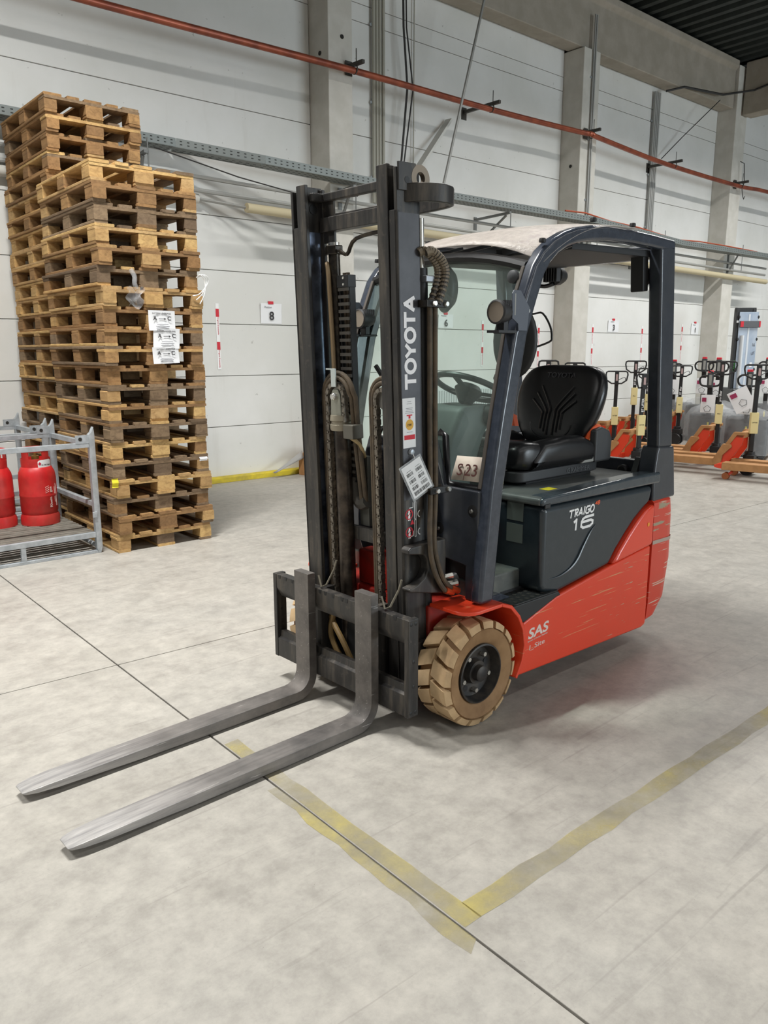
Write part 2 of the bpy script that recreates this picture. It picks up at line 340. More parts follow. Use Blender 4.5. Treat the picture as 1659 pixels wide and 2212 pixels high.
line('trim_1', wob(1.368, 1.27, 1.368, 2.60, a=.0) + wob(1.430, 2.60, 1.430, 1.27), 1)
line('trim_2', wob(1.358, 2.20, 1.358, 1.22, a=0) + wob(1.308, 1.20, 1.322, 2.20, 12, .010), 1)
line('trim_3', wob(1.434, 1.270, 5.2, 1.262, 30) + wob(5.2, 1.332, 1.434, 1.345, 30), 1)

WYL = 8.38
wb = struct(MB().box(-6, 24, WYL + .03, WYL + .25, 0, 7.3).build('wall_back', M('wall_joint', (140, 136, 128), .9), None))
ZC = [0, .658, 1.257, 1.858, 2.461, 3.056, 4.247, 5.565, 5.770, 7.25]
COLX = [(1.055, 1.42), (5.958, 6.317), (10.855, 11.275), (15.76, 16.19), (20.66, 21.05)]
bays = [(-6, 1.055), (1.42, 5.958), (6.317, 10.855), (11.275, 15.76), (16.19, 20.66), (21.05, 24)]
for (x0, x1) in bays:
    for i in range(len(ZC) - 1):
        MB().box(x0 + .004, x1 - .004, WYL, WYL + .04, ZC[i] + .0035, ZC[i + 1] - .0035).build('wall_panel', WALL, wb, bevel=.004, seg=1)
k = 0
for (x0, x1) in COLX:
    k += 1
    top = 6.12 if k < 4 else 6.9
    MB().box(x0, x1, 8.0 if k != 3 else 8.0, WYL + .02, 0, top).build('trim_%d' % (k + 3), COLC, None, bevel=.012)
    struct(COL.objects['trim_%d' % (k + 3)])
# sockets in the columns
for (x, y, z, fx) in ((5.955, 8.16, 4.98, 1), (6.16, 7.998, 5.16, 0), (10.852, 8.17, 4.42, 1)):
    m = MB(); m.lathe([(.025, 0), (.025, .004)], (x, y, z), 'x' if fx else 'y', 12)
    m.v = [(p[0] - (.006 if fx else 0), p[1] - (0 if fx else .006), p[2]) for p in m.v]
    m.build('anchor_hole', M('hole_dark', (40, 38, 35), .9), COL.objects['trim_5' if x < 7 else 'trim_6'])
# edge beam along the wall, cross beam and roof deck
be = [(8.06, 6.13), (8.34, 6.13), (8.34, 6.97), (8.0, 6.97), (8.0, 6.86), (8.06, 6.80)]
struct(MB().prism(be, 'x', -6, 15.74).build('trim_10', BEAMC, None, bevel=.015))
struct(MB().prism([(x, z) for x, z in ((15.93, 6.02), (16.27, 6.02), (16.27, 6.97), (15.93, 6.97))], 'y', -14, 7.97).build('trim_11', BEAMC, None, bevel=.02))
dk = []
x = -8
while x < 26:
    dk += [(x, 7.16), (x + .11, 7.16), (x + .15, 7.0), (x + .26, 7.0)]; x += .30
m = MB(); m.add([(a, -14, b) for a, b in dk] + [(a, 8.45, b) for a, b in dk], [(i, i + 1, len(dk) + i + 1, len(dk) + i) for i in range(len(dk) - 1)])
struct(m.build('ceiling', DECK, None, smooth=False, recalc=False))
# unseen opposite wall behind the camera; door opening added for the fill light
wf = MB(); wf.box(-14, 9, -13.3, -13.0, 0, 7.2); wf.box(17, 30, -13.3, -13.0, 0, 7.2); wf.box(9, 17, -13.3, -13.0, 4.3, 7.2); struct(wf.build('wall_front', WALL, None))
# yellow guard kerb at the wall foot
kb = MB().prism([(8.262, 0), (8.262, .058), (8.272, .066), (8.375, .066), (8.375, 0)], 'x', 2.6, 5.95).build('trim_12', CURB, None, bevel=.004); struct(kb)
kb = MB().prism([(8.262, 0), (8.262, .058), (8.272, .066), (8.375, .066), (8.375, 0)], 'x', 6.33, 10.8).build('trim_13', CURB, None, bevel=.004); struct(kb)


# --- orange-red gas/sprinkler pipe with its wall brackets
pp = empty('red_pipe', (0, 0, 0), 0, 'long copper-red pipe running high along the white wall', 'pipe')
PIPEPTS = [(-1, 7.86, 4.70), (3.17, 7.86, 4.72), (6.20, 7.86, 4.775), (8.60, 7.86, 4.785), (10.55, 7.86, 4.83), (10.86, 7.80, 4.825), (11.1, 7.80, 4.80), (13.15, 7.86, 4.725), (15.8, 7.86, 4.70), (17.2, 7.86, 4.745), (22, 7.86, 4.75)]
MB().tube(spline(PIPEPTS, 4), .038, 12).build('pipe', COPPER, pp)
for (bx, by, z) in ((6.24, 7.98, 4.79), (8.62, 8.38, 4.80), (10.95, 7.98, 4.84), (13.4, 8.38, 4.74), (15.9, 7.98, 4.72)):
    b = MB(); b.beam((bx, by, z + .06), (bx + .02, 7.72, z + .06), .04, .04); b.box(bx - .05, bx + .05, by - .008, by, z - .04, z + .12)
    b.tube([(bx, 7.86 + .05 * math.cos(a), z + .0 + .05 * math.sin(a)) for a in [i * PI / 6 for i in range(12)]], .008, 6, closed=True)
    b.cyl((bx, 7.83, z + .05), (bx, 7.83, z + .22), .006, 6)
    b.build('pipe_bracket', M('bracket_dark', (74, 72, 68), .5, .5), pp)

# --- perforated cable trays, conduits and pale pipes at mid height
def tray(name, pts, label):
    t = empty(name, pts[0], 0, label, 'cable tray')
    o = Vector(pts[0]); P = [Vector(p) - o for p in pts]
    wd, ht = .22, .085
    b = MB()
    for i in range(len(P) - 1):
        a, c = P[i], P[i + 1]; d = (c - a).normalized(); L = (c - a).length
        b.beam(a, c, wd, .003)
        for s in (-1, 1):
            off = Vector((0, s * wd / 2, ht / 2)); b.beam(a + off, c + off, .003, ht)
    b.build('channel', M('tray_steel', (128, 134, 132), .5, .3), t)
    h = MB()                                     # punched slots on side and underside
    for i in range(len(P) - 1):
        a, c = P[i], P[i + 1]; d = (c - a); L = d.length; d.normalize(); n = int(L / .075)
        for j in range(n):
            q = a + d * (.04 + j * .075)
            for zz in (.028, .060): h.beam(q + Vector((0, -wd / 2 - .0022, zz)), q + d * .024 + Vector((0, -wd / 2 - .0022, zz)), .001, .010)
            for yy in (-.06, .0, .06): h.beam(q + Vector((0, yy, -.0022)), q + d * .034 + Vector((0, yy, -.0022)), .012, .001)
    o2 = h.build('slots', M('slot_dark', (52, 54, 52), .8), t); o2['kind'] = 'stuff'
    return t, o
t, o = tray('cable_tray', [(-1, 8.255, 3.70), (4.05, 8.255, 3.66), (4.9, 7.86, 3.545), (6.45, 7.80, 3.50)], 'galvanised perforated cable tray behind the pallet stacks')
t2, o2 = tray('cable_tray', [(6.45, 8.02, 3.52), (7.4, 7.80, 3.50), (10.9, 7.80, 3.52), (13.6, 7.80, 3.40), (17.5, 7.80, 3.43)], 'galvanised perforated cable tray behind the orange forklift')
for tt, oo, xs in ((t, o, (1.9, 3.7, 6.1)), (t2, o2, (8.9, 11.0, 13.0, 15.9))):
    for x in xs:
        b = MB(); yb = 8.0 if (5.9 < x < 6.4 or 10.8 < x < 11.3 or 15.7 < x < 16.2) else 8.38
        ye, zo = (8.12, .10) if x < 4 else (7.70, 0); b.beam((x, yb, 3.44 + zo), (x, ye, 3.46 + zo), .04, .03); b.beam((x, yb, 3.05 + zo), (x, ye + .08, 3.43 + zo), .03, .02); b.box(x - .03, x + .03, yb - .01, yb, 3.0 + zo, 3.48 + zo)
        b.cyl((x + .03, ye + .02, 3.1 + zo), (x + .03, ye + .02, 3.6 + zo), .007, 6)
        b.xf(Matrix.Translation(-oo)); b.build('tray_bracket', M('bracket_grey', (120, 122, 120), .5, .4), tt)
def pipe(name, pts, r, m, label, cat='pipe', group=None, n=8):
    o = Vector(pts[0]); b = MB().tube([Vector(p) - o for p in pts], r, n); x = b.build(name, m, None); x.location = o; tag(x, label, cat, group); return x
GP = M('grey_pipe', (160, 160, 156), .5, .3)
pipe('conduit_pipe', [(-1, 8.33, 3.48), (4.1, 8.33, 3.44), (5.0, 7.95, 3.34), (6, 7.95, 3.33), (17.5, 7.95, 3.26)], .022, GP, 'grey conduit pipe running just under the cable trays, topmost of the three')
pipe('conduit_pipe', [(-1, 8.34, 3.34), (4.1, 8.34, 3.30), (5.0, 7.96, 3.21), (6, 7.96, 3.20), (17.5, 7.96, 3.13)], .024, GP, 'grey conduit pipe along the wall, middle one of the three under the trays')
pipe('lagged_pipe', [(4.75, 7.93, 3.10), (6, 7.93, 3.09), (17.5, 7.93, 2.99)], .052, OLDPIPE, 'thick beige lagged pipe along the wall under the trays, long run', n=12)
pipe('lagged_pipe', [(-1, 8.31, 3.24), (4.28, 8.31, 3.20), (4.36, 8.31, 3.20)], .052, M('lagged_white', (200, 198, 190), .7), 'thick pale lagged pipe ending beside the near pallet stack', n=12)
pipe('bare_pipe', [(4.35, 8.31, 3.20), (4.55, 8.2, 3.17), (4.78, 7.93, 3.10)], .018, GP, 'thin bare pipe joining the two lagged pipes on the wall')
pipe('tray_cable', [(3.8, 8.15, 3.62), (4.6, 7.82, 3.38), (5.3, 7.76, 3.29), (6.05, 7.80, 3.34), (6.3, 7.9, 3.40)], .007, CABLE, 'thin dark cable sagging below the cable tray', 'cable', n=6)
pipe('tray_cable', [(10.2, 7.74, 3.63), (10.7, 7.74, 3.65), (11.4, 7.76, 3.60), (12.2, 7.75, 3.58), (13.5, 7.75, 3.49), (14.3, 7.77, 3.53), (15.2, 7.75, 3.53), (16.6, 7.75, 3.52)], .012, M('orange_cable', (176, 82, 52), .6), 'orange-red cable lying along the far cable tray', 'cable', n=6)
# vertical conduits
def vbundle(name, x, xs, z0, z1, y, m, label, r=.018):
    e = empty(name, (x, y, z0), 0, label, 'conduit')
    for dx, dy in xs: MB().cyl((dx, dy, 0), (dx, dy, z1 - z0), r, 8).build('conduit', m, e)
    b = MB()
    z = .3
    while z < z1 - z0: b.box(min(q[0] for q in xs) - .04, max(q[0] for q in xs) + .04, .012, .03, z, z + .03); z += .9
    b.build('clip_rail', STEELG, e); return e
vbundle('conduit_bundle', 6.92, ((0, 0), (.05, 0), (.10, .0), (.16, 0)), 3.45, 7.0, 8.33, PALECONDUIT, 'bundle of pale vertical conduits beside the column above the mast', .022)
vbundle('conduit_pair', 11.06, ((0, 0), (.045, 0)), 3.6, 6.6, 7.975, GP, 'pair of grey conduits climbing the front of the middle column', .014)
vbundle('conduit_bundle', 13.42, ((0, 0), (.05, 0), (.10, 0), (.15, 0)), 3.45, 6.05, 8.33, GP, 'bundle of dark vertical conduits left of the far column', .022)
for i, (dx, lab) in enumerate(((.28, 'black cable hanging loosely beside the conduits, thickest'), (.33, 'brown cable bowing out beside the hanging black cable'))):
    pipe('hanging_cable', [(7.0 + dx, 8.2, 7.0), (7.03 + dx, 8.2, 5.6), (7.1 + dx + .05 * i, 8.2, 4.9), (7.0 + dx, 8.2, 4.0), (6.85 + dx, 8.2, 3.5)], .014 - .004 * i, CABLE, lab, 'cable', n=6)
pipe('hanging_cable', [(7.62, 8.34, 7.0), (7.62, 8.34, 3.9)], .008, PALECONDUIT, 'thin pale cable fixed straight down the wall', 'cable', n=6)
pipe('support_rod', [(8.35, 7.5, 6.9), (7.55, 7.7, 3.6)], .018, GP, 'grey slanting rod hanging in front of the wall by the mast', 'rod')
o = MB().beam((7.35, 8.1, 3.75), (8.25, 8.3, 4.68), .10, .035).build('wall_strut', M('strut_pale', (206, 206, 200), .6), None); tag(o, 'pale diagonal strut on the wall behind the mast top', 'strut')
pipe('ceiling_cable', [(13.55, 8.2, 6.05), (13.8, 8.0, 6.12), (15.0, 7.9, 6.2), (15.9, 7.75, 6.42), (16.0, 6.0, 6.7), (16, 3, 6.8)], .02, CABLE, 'dark cable sweeping from the conduits to the cross beam', 'cable', n=6)
pipe('ceiling_cable', [(15.0, 7.95, 6.12), (14.2, 8.2, 5.4), (13.62, 8.25, 4.95)], .008, CABLE, 'thin loose cable drooping beside the far conduits', 'cable', n=6)
h = empty('pipe_hanger', (16.02, 7.97, 5.15), 0, 'thin wire hanger with hook on the far column', 'hanger')
MB().tube([(0, 0, .05), (0, -.08, 0), (.03, -.1, -.35), (0, -.08, -.48)], .008, 6).build('wire', CABLE, h); MB().tube([(0, -.08, -.48), (.02, -.1, -.62), (.06, -.1, -.66), (.09, -.1, -.6)], .008, 6).build('hook', CABLE, h)

# --- sheets and strips stuck on the wall
def paper(xc, zc, num, label, wd=.29, ht=.235):
    e = empty('wall_paper', (xc, WYL - .003, zc), 0, label, 'paper', 'numbered papers on the wall')
    b = MB(); n = 5
    b.grid(lambda u, v: ((u - .5) * wd, -.004 - .012 * abs(math.sin(3 * u + 5 * v)) * v, (v - .5) * ht), n, n); b.build('sheet', PAPER, e, recalc=False)
    text(num, .14, INK, e, (0, -.019, -.075), (1, 0, 0), (0, 0, 1), align='CENTER', bold=.002)
    text('Position', .032, M('ink_grey', (130, 130, 134), .7), e, (-.10, -.0185, .065), (1, 0, 0), (0, 0, 1))
    MB().box(-.04, .03, -.016, -.004, ht / 2 - .01, ht / 2 + .025).build('tape', REDP, e); return e
paper(5.31, 1.995, '8', 'white paper with number 8 taped to the wall left of the mast', .30, .24)
paper(8.31, 1.975, '6', 'white paper with number 6 seen through the windscreen', .30, .20)
paper(12.59, 1.985, '3', 'white paper with number 3 on the wall behind the seat', .34, .21)
paper(14.03, 1.985, '2', 'white paper with number 2 half hidden by the rear pillar', .33, .21)
paper(15.50, 1.985, '1', 'white paper with number 1 beside the far column', .30, .23)
paper(6.85, 2.0, '7', 'white paper on the wall glimpsed behind the far work lamp', .3, .2)
def strip(xc, z0, z1, label):
    e = empty('wall_strip', (xc, WYL - .002, z0), 0, label, 'sticker', 'red and white sticker strips on the wall'); h = z1 - z0
    MB().box(-.022, .022, -.003, 0, 0, h).build('tape', WHITE, e)
    for f in (.36, .86): MB().box(-.021, .021, -.0042, -.003, h * f - .045, h * f + .045).build('red_mark', REDP, e)
    for f in (.30, .80): text('Original Ersatzteile', .034, REDP, e, (-.008, -.0045, h * f), (0, 0, -1), (1, 0, 0), fit=(h * .27, .022))
for xc, z0, z1, l in ((4.577, 1.335, 2.09, 'red and white sticker strip between pallet stack and mast'), (9.115, 1.31, 2.0, 'sticker strip on the wall seen through the windscreen'), (10.47, 1.227, 1.977, 'sticker strip between front pillar and wall column'), (11.97, 1.28, 2.007, 'sticker strip directly above the seat backrest'),
                      (13.555, 1.30, 2.005, 'sticker strip left of the rear pillar'), (15.007, 1.335, 2.069, 'sticker strip right of the rear pillar')):
    strip(xc, z0, z1, l)
# wall radiator seen through the windscreen
rd = empty('radiator', (8.75, 8.30, .30), 0, 'white ribbed wall radiator behind the windscreen', 'radiator')
MB().box(-1.3, 1.3, -.02, .03, 0, .70).build('panel', M('radiator_white', (206, 212, 212), .5), rd, bevel=.01)
for i in range(52): MB().box(-1.29 + i * .05, -1.262 + i * .05, -.035, -.02, .03, .67).build('rib', M('radiator_white', (206, 212, 212), .5), rd)
for i in (-1, 1): MB().box(i * 1.0 - .02, i * 1.0 + .02, -.0, .03, -.30, 0).build('foot', M('radiator_white', (206, 212, 212), .5), rd)
# cartons lying at the wall foot
cb = empty('open_carton', (5.72, 8.12, .0), .25, 'brown open carton on the floor behind the mast', 'box')
MB().box(-.15, .30, -.14, .12, .0, .28).build('body', CARDB, cb, bevel=.004); MB().add([(-.15, -.14, .28), (.3, -.14, .28), (.28, -.32, .33), (-.25, -.30, .36)], [(0, 1, 2, 3)]).build('flap', CARDB, cb, solid=.004)
MB().tube([(-.02, -.146, .22), (-.02, -.147, .06), (.06, -.147, .06)], .012, 6).build('printed_mark', REDP, cb)
pl = MB().grid(lambda u, v: (-.62 + .6 * u, -.03 - .05 * v, .0 + .30 * u * (1 - .75 * abs(v - .5))), 8, 6).build('leaning_sheet', M('grey_board', (158, 156, 152), .7), None, recalc=False, solid=.01)
pl.scale = (.7, 1, .8); pl.location = (5.58, 8.2, .07); tag(pl, 'crumpled grey plastic sheet lying beside the open carton', 'sheet')
# ------------------------------------------------------------------ pallet stacks
def piece(name, sx, sy, sz):
    m = MB().box(-sx / 2, sx / 2, -sy / 2, sy / 2, -sz / 2, sz / 2)
    bm = bmesh.new(); me = m.mesh(name, False); bm.from_mesh(me)
    bmesh.ops.bevel(bm, geom=[e for e in bm.edges if abs(e.verts[0].co.y - e.verts[1].co.y) > sy * .5], offset=.004, segments=1, affect='EDGES')
    bm.to_mesh(me); bm.free(); return me
PM = {}
for key, s in dict(top_wide=(.145, 1.2, .022), top_slim=(.10, 1.2, .022), cross=(.8, .145, .022), base_slim=(.10, 1.2, .022), base_wide=(.145, 1.2, .022), block_s=(.10, .145, .078), block_w=(.145, .145, .078)).items():
    PM[key] = []
    for wmat in WOOD:
        me = piece(key, *s); me.materials.append(wmat); PM[key].append(me)
LAYOUT = []
for x, kk in ((.0725, 'top_wide'), (.236, 'top_slim'), (.40, 'top_wide'), (.564, 'top_slim'), (.7275, 'top_wide')): LAYOUT.append(('deck_board', kk, x, .6, .133))
for y in (.0725, .6, 1.1275): LAYOUT.append(('cross_board', 'cross', .4, y, .111))
for x, kb in ((.05, 'block_s'), (.4, 'block_w'), (.75, 'block_s')):
    for y in (.0725, .6, 1.1275): LAYOUT.append(('block', kb, x, y, .061))
for x, kb in ((.05, 'base_slim'), (.4, 'base_wide'), (.75, 'base_slim')): LAYOUT.append(('base_board', kb, x, .6, .011))
ORD = ['', 'lowest', 'second', 'third', 'fourth', 'fifth', 'sixth', 'seventh', 'eighth', 'ninth', 'tenth', 'eleventh', 'twelfth', 'thirteenth', 'fourteenth', 'fifteenth', 'sixteenth', 'seventeenth', 'eighteenth', 'nineteenth', 'twentieth', 'twenty-first', 'twenty-second', 'twenty-third', 'twenty-fourth', 'twenty-fifth']
TN = ['pale yellow', 'brown', 'grey-brown']
rp = random.Random(21)
def pallet(x, y, z, rz, tone, label, group):
    e = empty('euro_pallet', (x, y, z), rz, label, 'pallet', group)
    for (nm, key, px, py, pz) in LAYOUT:
        t = tone if rp.random() < .72 else rp.choice((0, 1, 2))
        o = bpy.data.objects.new(nm, PM[key][t]); COL.objects.link(o); o.parent = e
        j = .004 if nm != 'block' else .006
        o.location = (px + rp.uniform(-j, j), py + rp.uniform(-j, j), pz); o.rotation_euler = (0, 0, rp.uniform(-.006, .006) * (3 if nm == 'block' else 1))
        if nm in ('deck_board', 'base_board') and rp.random() < .5: o.scale = (1, 1 - rp.uniform(0, .008), 1)
    return e
NEAR = [0, 1, 2, 0, 2, 0, 2, 0, 2, 1, 1, 1, 1, 0, 2, 1, 0, 2, 1, 0]
SX, SY, SR = 2.247, 5.815, -.0077
for i in range(20):
    lean = i / 19
    n = i + 1
    lab = '%s wooden pallet, %s in the near stack' % (TN[NEAR[i]], 'lowest' if n == 1 else 'topmost' if n == 20 else ORD[n] + ' from the floor')
    pallet(SX - .012 * lean - .006 + rp.uniform(-.014, .014), SY - .010 * lean + rp.uniform(-.014, .014), i * .144, SR + rp.uniform(-.012, .012), NEAR[i], lab, 'near stack of euro pallets')
for i in range(25):
    tone = rp.choice((1, 1, 0, 2)) if i < 20 else (1, 1, 1, 1, 1)[i - 20]
    n = i + 1
    lab = '%s wooden pallet, %s in the taller stack against the wall' % (TN[tone], 'lowest' if n == 1 else 'topmost' if n == 25 else ORD[n] + ' from the floor')
    if n == 25: lab = 'brown wooden euro pallet on top of the taller rear stack'
    pallet(2.318 + .02 * (i / 24) + rp.uniform(-.010, .010), 7.06 - .085 * max(0, (i - 20) / 4) + rp.uniform(-.010, .010), i * .144, rp.uniform(-.01, .01), tone, lab, 'tall stack of euro pallets at the wall')

# papers, tape and film caught on the near stack
def sheet(name, mat_, wd, ht, loc, rz, label, cat, curl=.02, tilt=0.):
    e = MB().grid(lambda u, v: ((u - .5) * wd + tilt * (v - .5) * ht, -curl * math.sin(PI * u) * (.4 + v) + .006 * math.sin(9 * v), (v - .5) * ht - tilt * (u - .5) * wd), 8, 8).build(name, mat_, None, recalc=False)
    e.location = loc; e.rotation_euler = (0, 0, rz); return tag(e, label, cat)
FY_ = SY - .035
sh = [(2.682, 1.774, .0, 'upper delivery sheet taped to the near pallet stack'), (2.712, 1.644, .05, 'middle delivery sheet taped to the near pallet stack'), (2.700, 1.515, -.03, 'lowest delivery sheet taped to the near pallet stack')]
for k, (x, z, tl, lab) in enumerate(sh):
    e = empty('delivery_sheet', (x, FY_, z), 0, lab, 'paper', 'delivery sheets on the pallet stack')
    h = .150 if k < 2 else .125
    b = MB().grid(lambda u, v: ((u - .5) * .215 + tl * (v - .5) * .2, -.010 * math.sin(PI * u) - .012 * (v - .5) ** 2, (v - .5) * h - tl * (u - .5) * .2), 8, 6); b.build('sheet', PAPER, e, recalc=False)
    y_ = -.014
    text('INTERN LEVERANS', .018, INK, e, (-.005, y_, h * .31), (1, 0, -tl), (tl, 0, 1), align='CENTER')
    text('A', .042, INK, e, (-.06, y_, h * .02), (1, 0, -tl), (tl, 0, 1), align='CENTER', bold=.0008); text('C', .042, INK, e, (.055, y_, h * .02), (1, 0, -tl), (tl, 0, 1), align='CENTER', bold=.0008)
    a = MB().prism([(-.03, h * .10), (.015, h * .10), (.015, h * .14), (.03, h * .085), (.015, h * .03), (.015, h * .07), (-.03, h * .07)], 'y', y_ - .001, y_); a.build('arrow', INK, e)
    for f_, w_ in ((-.20, .09), (-.29, .11), (-.38, .10)): MB().box(-w_ / 2, w_ / 2, y_ - .001, y_, h * f_, h * f_ + .004).build('print_line', M('ink_grey', (130, 130, 134), .7), e)
o = sheet('yellow_label', M('yellow_label', (222, 208, 40), .6), .05, .07, (2.235, SY - .022, .56), 0, 'small yellow label on a corner block of the near stack', 'label', .003)
o = sheet('white_label', PAPER, .07, .035, (2.985, SY - .018, .682), 0, 'small white barcode label on the near stack right corner', 'label', .003)
fm = MB().tube(spline([(0, 0, .22), (.02, -.015, .17), (.015, -.02, .12), (.03, -.02, .08)], 5), .018, 7); fm.add(*(lambda g_: (g_.v, g_.f))(MB().grid(lambda u, v: (-.055 + .12 * u + .02 * math.sin(9 * v), -.03 - .018 * math.sin(7 * u + 3 * v), .08 - .13 * v + .02 * math.sin(8 * u)), 8, 8)))
o = fm.build('film_scrap', FILM, None, recalc=False, ang=180); o.location = (2.47, SY - .01, 1.92); tag(o, 'crumpled scrap of clear film hanging on the near stack', 'plastic film')
st = MB(); 
for q in range(3): st.tube(spline([(0, 0, .0), (.02 + .02 * q, -.03, .02), (.06 + .015 * q, -.02, -.03), (.05 - .02 * q, -.03, -.12), (.01 - .03 * q, -.02, -.2 + .03 * q)], 5), .004, 5)
o = st.build('strap_end', M('white_strap', (222, 222, 220), .5), None); o.location = (3.0, SY - .015, 2.11); tag(o, 'loose white plastic strap ends on the near stack right edge', 'strap')

# ------------------------------------------------------------------ galvanised gas crates
def crate(x1, y0, label, deep=.92, wide=1.25, slats=True):
    e = empty('gas_crate', (x1, y0, 0), 0, label, 'crate', 'galvanised gas cylinder crates')
    def P(nm, *a, bevel=.002): MB().box(*a).build(nm, STEELG, e, bevel=bevel, seg=1)
    for (px, py) in ((-.045, 0), (-.045, deep), (-wide, 0), (-wide, deep)):
        b = MB(); b.prism([(px, .04), (px + .012, .0), (px + .03, .0), (px + .045, .05), (px + .045, .92), (px + .04, .985), (px + .018, .94), (px, .925)], 'y', py, py + .045); b.build('post', STEELG, e, bevel=.002, seg=1)
    for py in (.004, deep + .004):
        P('top_rail', -wide + .045, -.045, py, py + .036, .828, .866); P('deck_rail', -wide + .045, -.045, py, py + .036, .126, .166)
        b = MB().box(-.145, -.045, py - .002, py + .006, .862, .925); b.build('lug', STEELG, e)
        MB().lathe([(.014, 0), (.014, .003)], (-.11, py - .0045, .895), 'y', 12).build('lug_hole', M('hole_dark', (40, 38, 35), .9), e)
        P('foot_rail', -wide + .045, -.03, py, py + .04, .0, .022)
    for px in (-.04, -wide):
        P('side_rail', px, px + .036, .045, deep, .365, .402); P('side_rail', px, px + .036, .045, deep, .828, .866)
        MB().cyl((px + .018, .045, .05), (px + .018, deep, .05), .018, 10).build('skid_tube', STEELG, e)
    P('mid_rail', -wide + .045, -.045, deep + .004, deep + .036, .36, .40)
    P('stub', -.60, -.565, .006, .036, .02, .13); P('stub', -1.0, -.965, .006, .036, .02, .13)
    P('catch', -.062, -.028, -.012, .0, .285, .33)
    if slats:
        n = 13
        for i in range(n):
            y = .05 + i * (deep - .06) / n
            b = MB().prism([(y, .146), (y + .006, .166), (y + .042, .166), (y + .048, .146)], 'x', -wide + .05, -.04); b.build('deck_slat', M('dusty_galvanised', (136, 132, 122), .7, .3, (112, 106, 96), 12), e)
    MB().box(-1.15, -.04, deep * .35, deep * .35 + .05, .10, .13).build('cross_bearer', STEELG, e); MB().box(-1.15, -.04, deep * .68, deep * .68 + .05, .10, .13).build('cross_bearer', STEELG, e)
    return e
cr = crate(2.160, 5.945, 'galvanised steel crate holding the red gas cylinders, nearest the camera')
MB().box(-.74, -.60, .915, .921, .832, .862).build('name_plate', BLACK, cr)
crate(2.150, 7.02, 'second galvanised crate behind the gas cylinder crate', deep=.80, slats=False)

def cylinder(x, y, rz, label, printed=True):
    e = empty('gas_cylinder', (x, y, .166), rz, label, 'gas cylinder', 'red gas cylinders in the crate')
    R_ = .142
    foot = [(.135, .0), (.148, .0), (.15, .05), (.140, .075), (.134, .075)]
    MB().lathe(foot + [foot[0]], n=32, caps=False).build('foot_ring', REDC, e)
    body = [(.02, .035), (.10, .04), (.130, .065), (R_, .10), (R_, .20), (.1445, .208), (.1445, .214), (R_, .222), (R_, .335), (.136, .375), (.118, .41), (.10, .425), (.03, .43)]
    MB().lathe(body, n=40).build('vessel', REDC, e, ang=50)
    # collar: band with hand openings and rolled rim
    MB().lathe([(.112, .40), (.112, .475), (.108, .475), (.108, .40), (.112, .40)], n=32, caps=False).build('collar', REDC, e)
    for k in range(4):
        a = k * PI / 2 + .5; MB().lathe([(.112, .475), (.112, .525), (.108, .525), (.108, .475), (.112, .475)], n=6, a0=a - .32, a1=a + .32, caps=False).build('collar_post', REDC, e)
    MB().lathe([(.112, .522), (.118, .535), (.112, .55), (.104, .55), (.100, .54), (.104, .522), (.112, .522)], n=32, caps=False).build('rim', REDC, e)
    MB().lathe([(.022, .42), (.022, .46), (.03, .46), (.03, .49), (.012, .49), (.012, .51)], n=14).build('valve', M('brass', (150, 126, 70), .4, .7), e)
    if printed:
        # white oval label with words on the collar
        b = MB(); b.grid(lambda u, v: (lambda a, q: (.1125 * math.cos(a), .1125 * math.sin(a), q))(-PI / 2 - .15 + 1.15 * u, .437 + (.019 + .012 * (1 - (2 * u - 1) ** 6)) * (2 * v - 1)), 16, 4); b.build('collar_label', PAPER, e, recalc=False)
        def onring(body_, a, z, size, r, m, vert=False, bold=0):
            n_ = Vector((math.cos(a), math.sin(a), 0)); t_ = Vector((-math.sin(a), math.cos(a), 0)); p = n_ * r + Vector((0, 0, z))
            if vert: text(body_, size, m, e, p, (0, 0, 1), -t_, bold=bold)
            else: text(body_, size, m, e, p, t_, (0, 0, 1), bold=bold, align='CENTER')
        for i, ch in enumerate('UN 1965 Propan'): onring(ch, -PI / 2 + .13 + .052 * i, .428, .012, .1135, INK)
        b = MB(); a = -PI / 2 - .02; n_ = Vector((math.cos(a), math.sin(a), 0)); t_ = Vector((-math.sin(a), math.cos(a), 0)); p = n_ * .1138 + Vector((0, 0, .441))
        b.add([p + t_ * .013, p + Vector((0, 0, .013)), p - t_ * .013, p - Vector((0, 0, .013))], [(0, 1, 2, 3)]); b.build('hazard_diamond', M('diamond_print', (186, 34, 66), .6), e, recalc=False)
        W_ = M('cream_print', (236, 214, 206), .6)
        onring('Rhein', -PI / 2 + .47, .125, .033, .1436, W_, True, .0004); onring('gas', -PI / 2 + .47, .235, .033, .1455, W_, True, .0004)
        for a_, z0, z1 in ((.72, .16, .20), (.72, .22, .27), (.84, .13, .20), (.84, .215, .29), (.88, .13, .28)):
            n_ = Vector((math.cos(-PI / 2 + a_), math.sin(-PI / 2 + a_), 0)); MB().box(-.0025, .0025, -.0008, .0008, z0, z1).build('small_print', W_, e, M=Matrix.Translation(n_ * .1432) @ Matrix.Rotation(a_, 4, 'Z'))
        b = MB()
        for i in range(3):
            for j in range(4):
                a = -PI / 2 + .13 + i * .075; n_ = Vector((math.cos(a), math.sin(a), 0)); b.lathe([(.0032, -.0005), (.0032, .001)], (n_.x * .1437, n_.y * .1437, .235 + j * .013 + i * .004), 'y', 6)
        b.build('dot_mark', W_, e)
    e.scale = (1, 1, 1.13)
    return e
cylinder(1.905, 6.60, 0, 'red propane gas cylinder with white lettering, front one in the crate')
cylinder(1.60, 6.70, 1.2, 'red gas cylinder standing behind the front cylinder on its left', False)
cylinder(1.27, 6.60, 2.4, 'red gas cylinder cut off by the left picture edge', False)
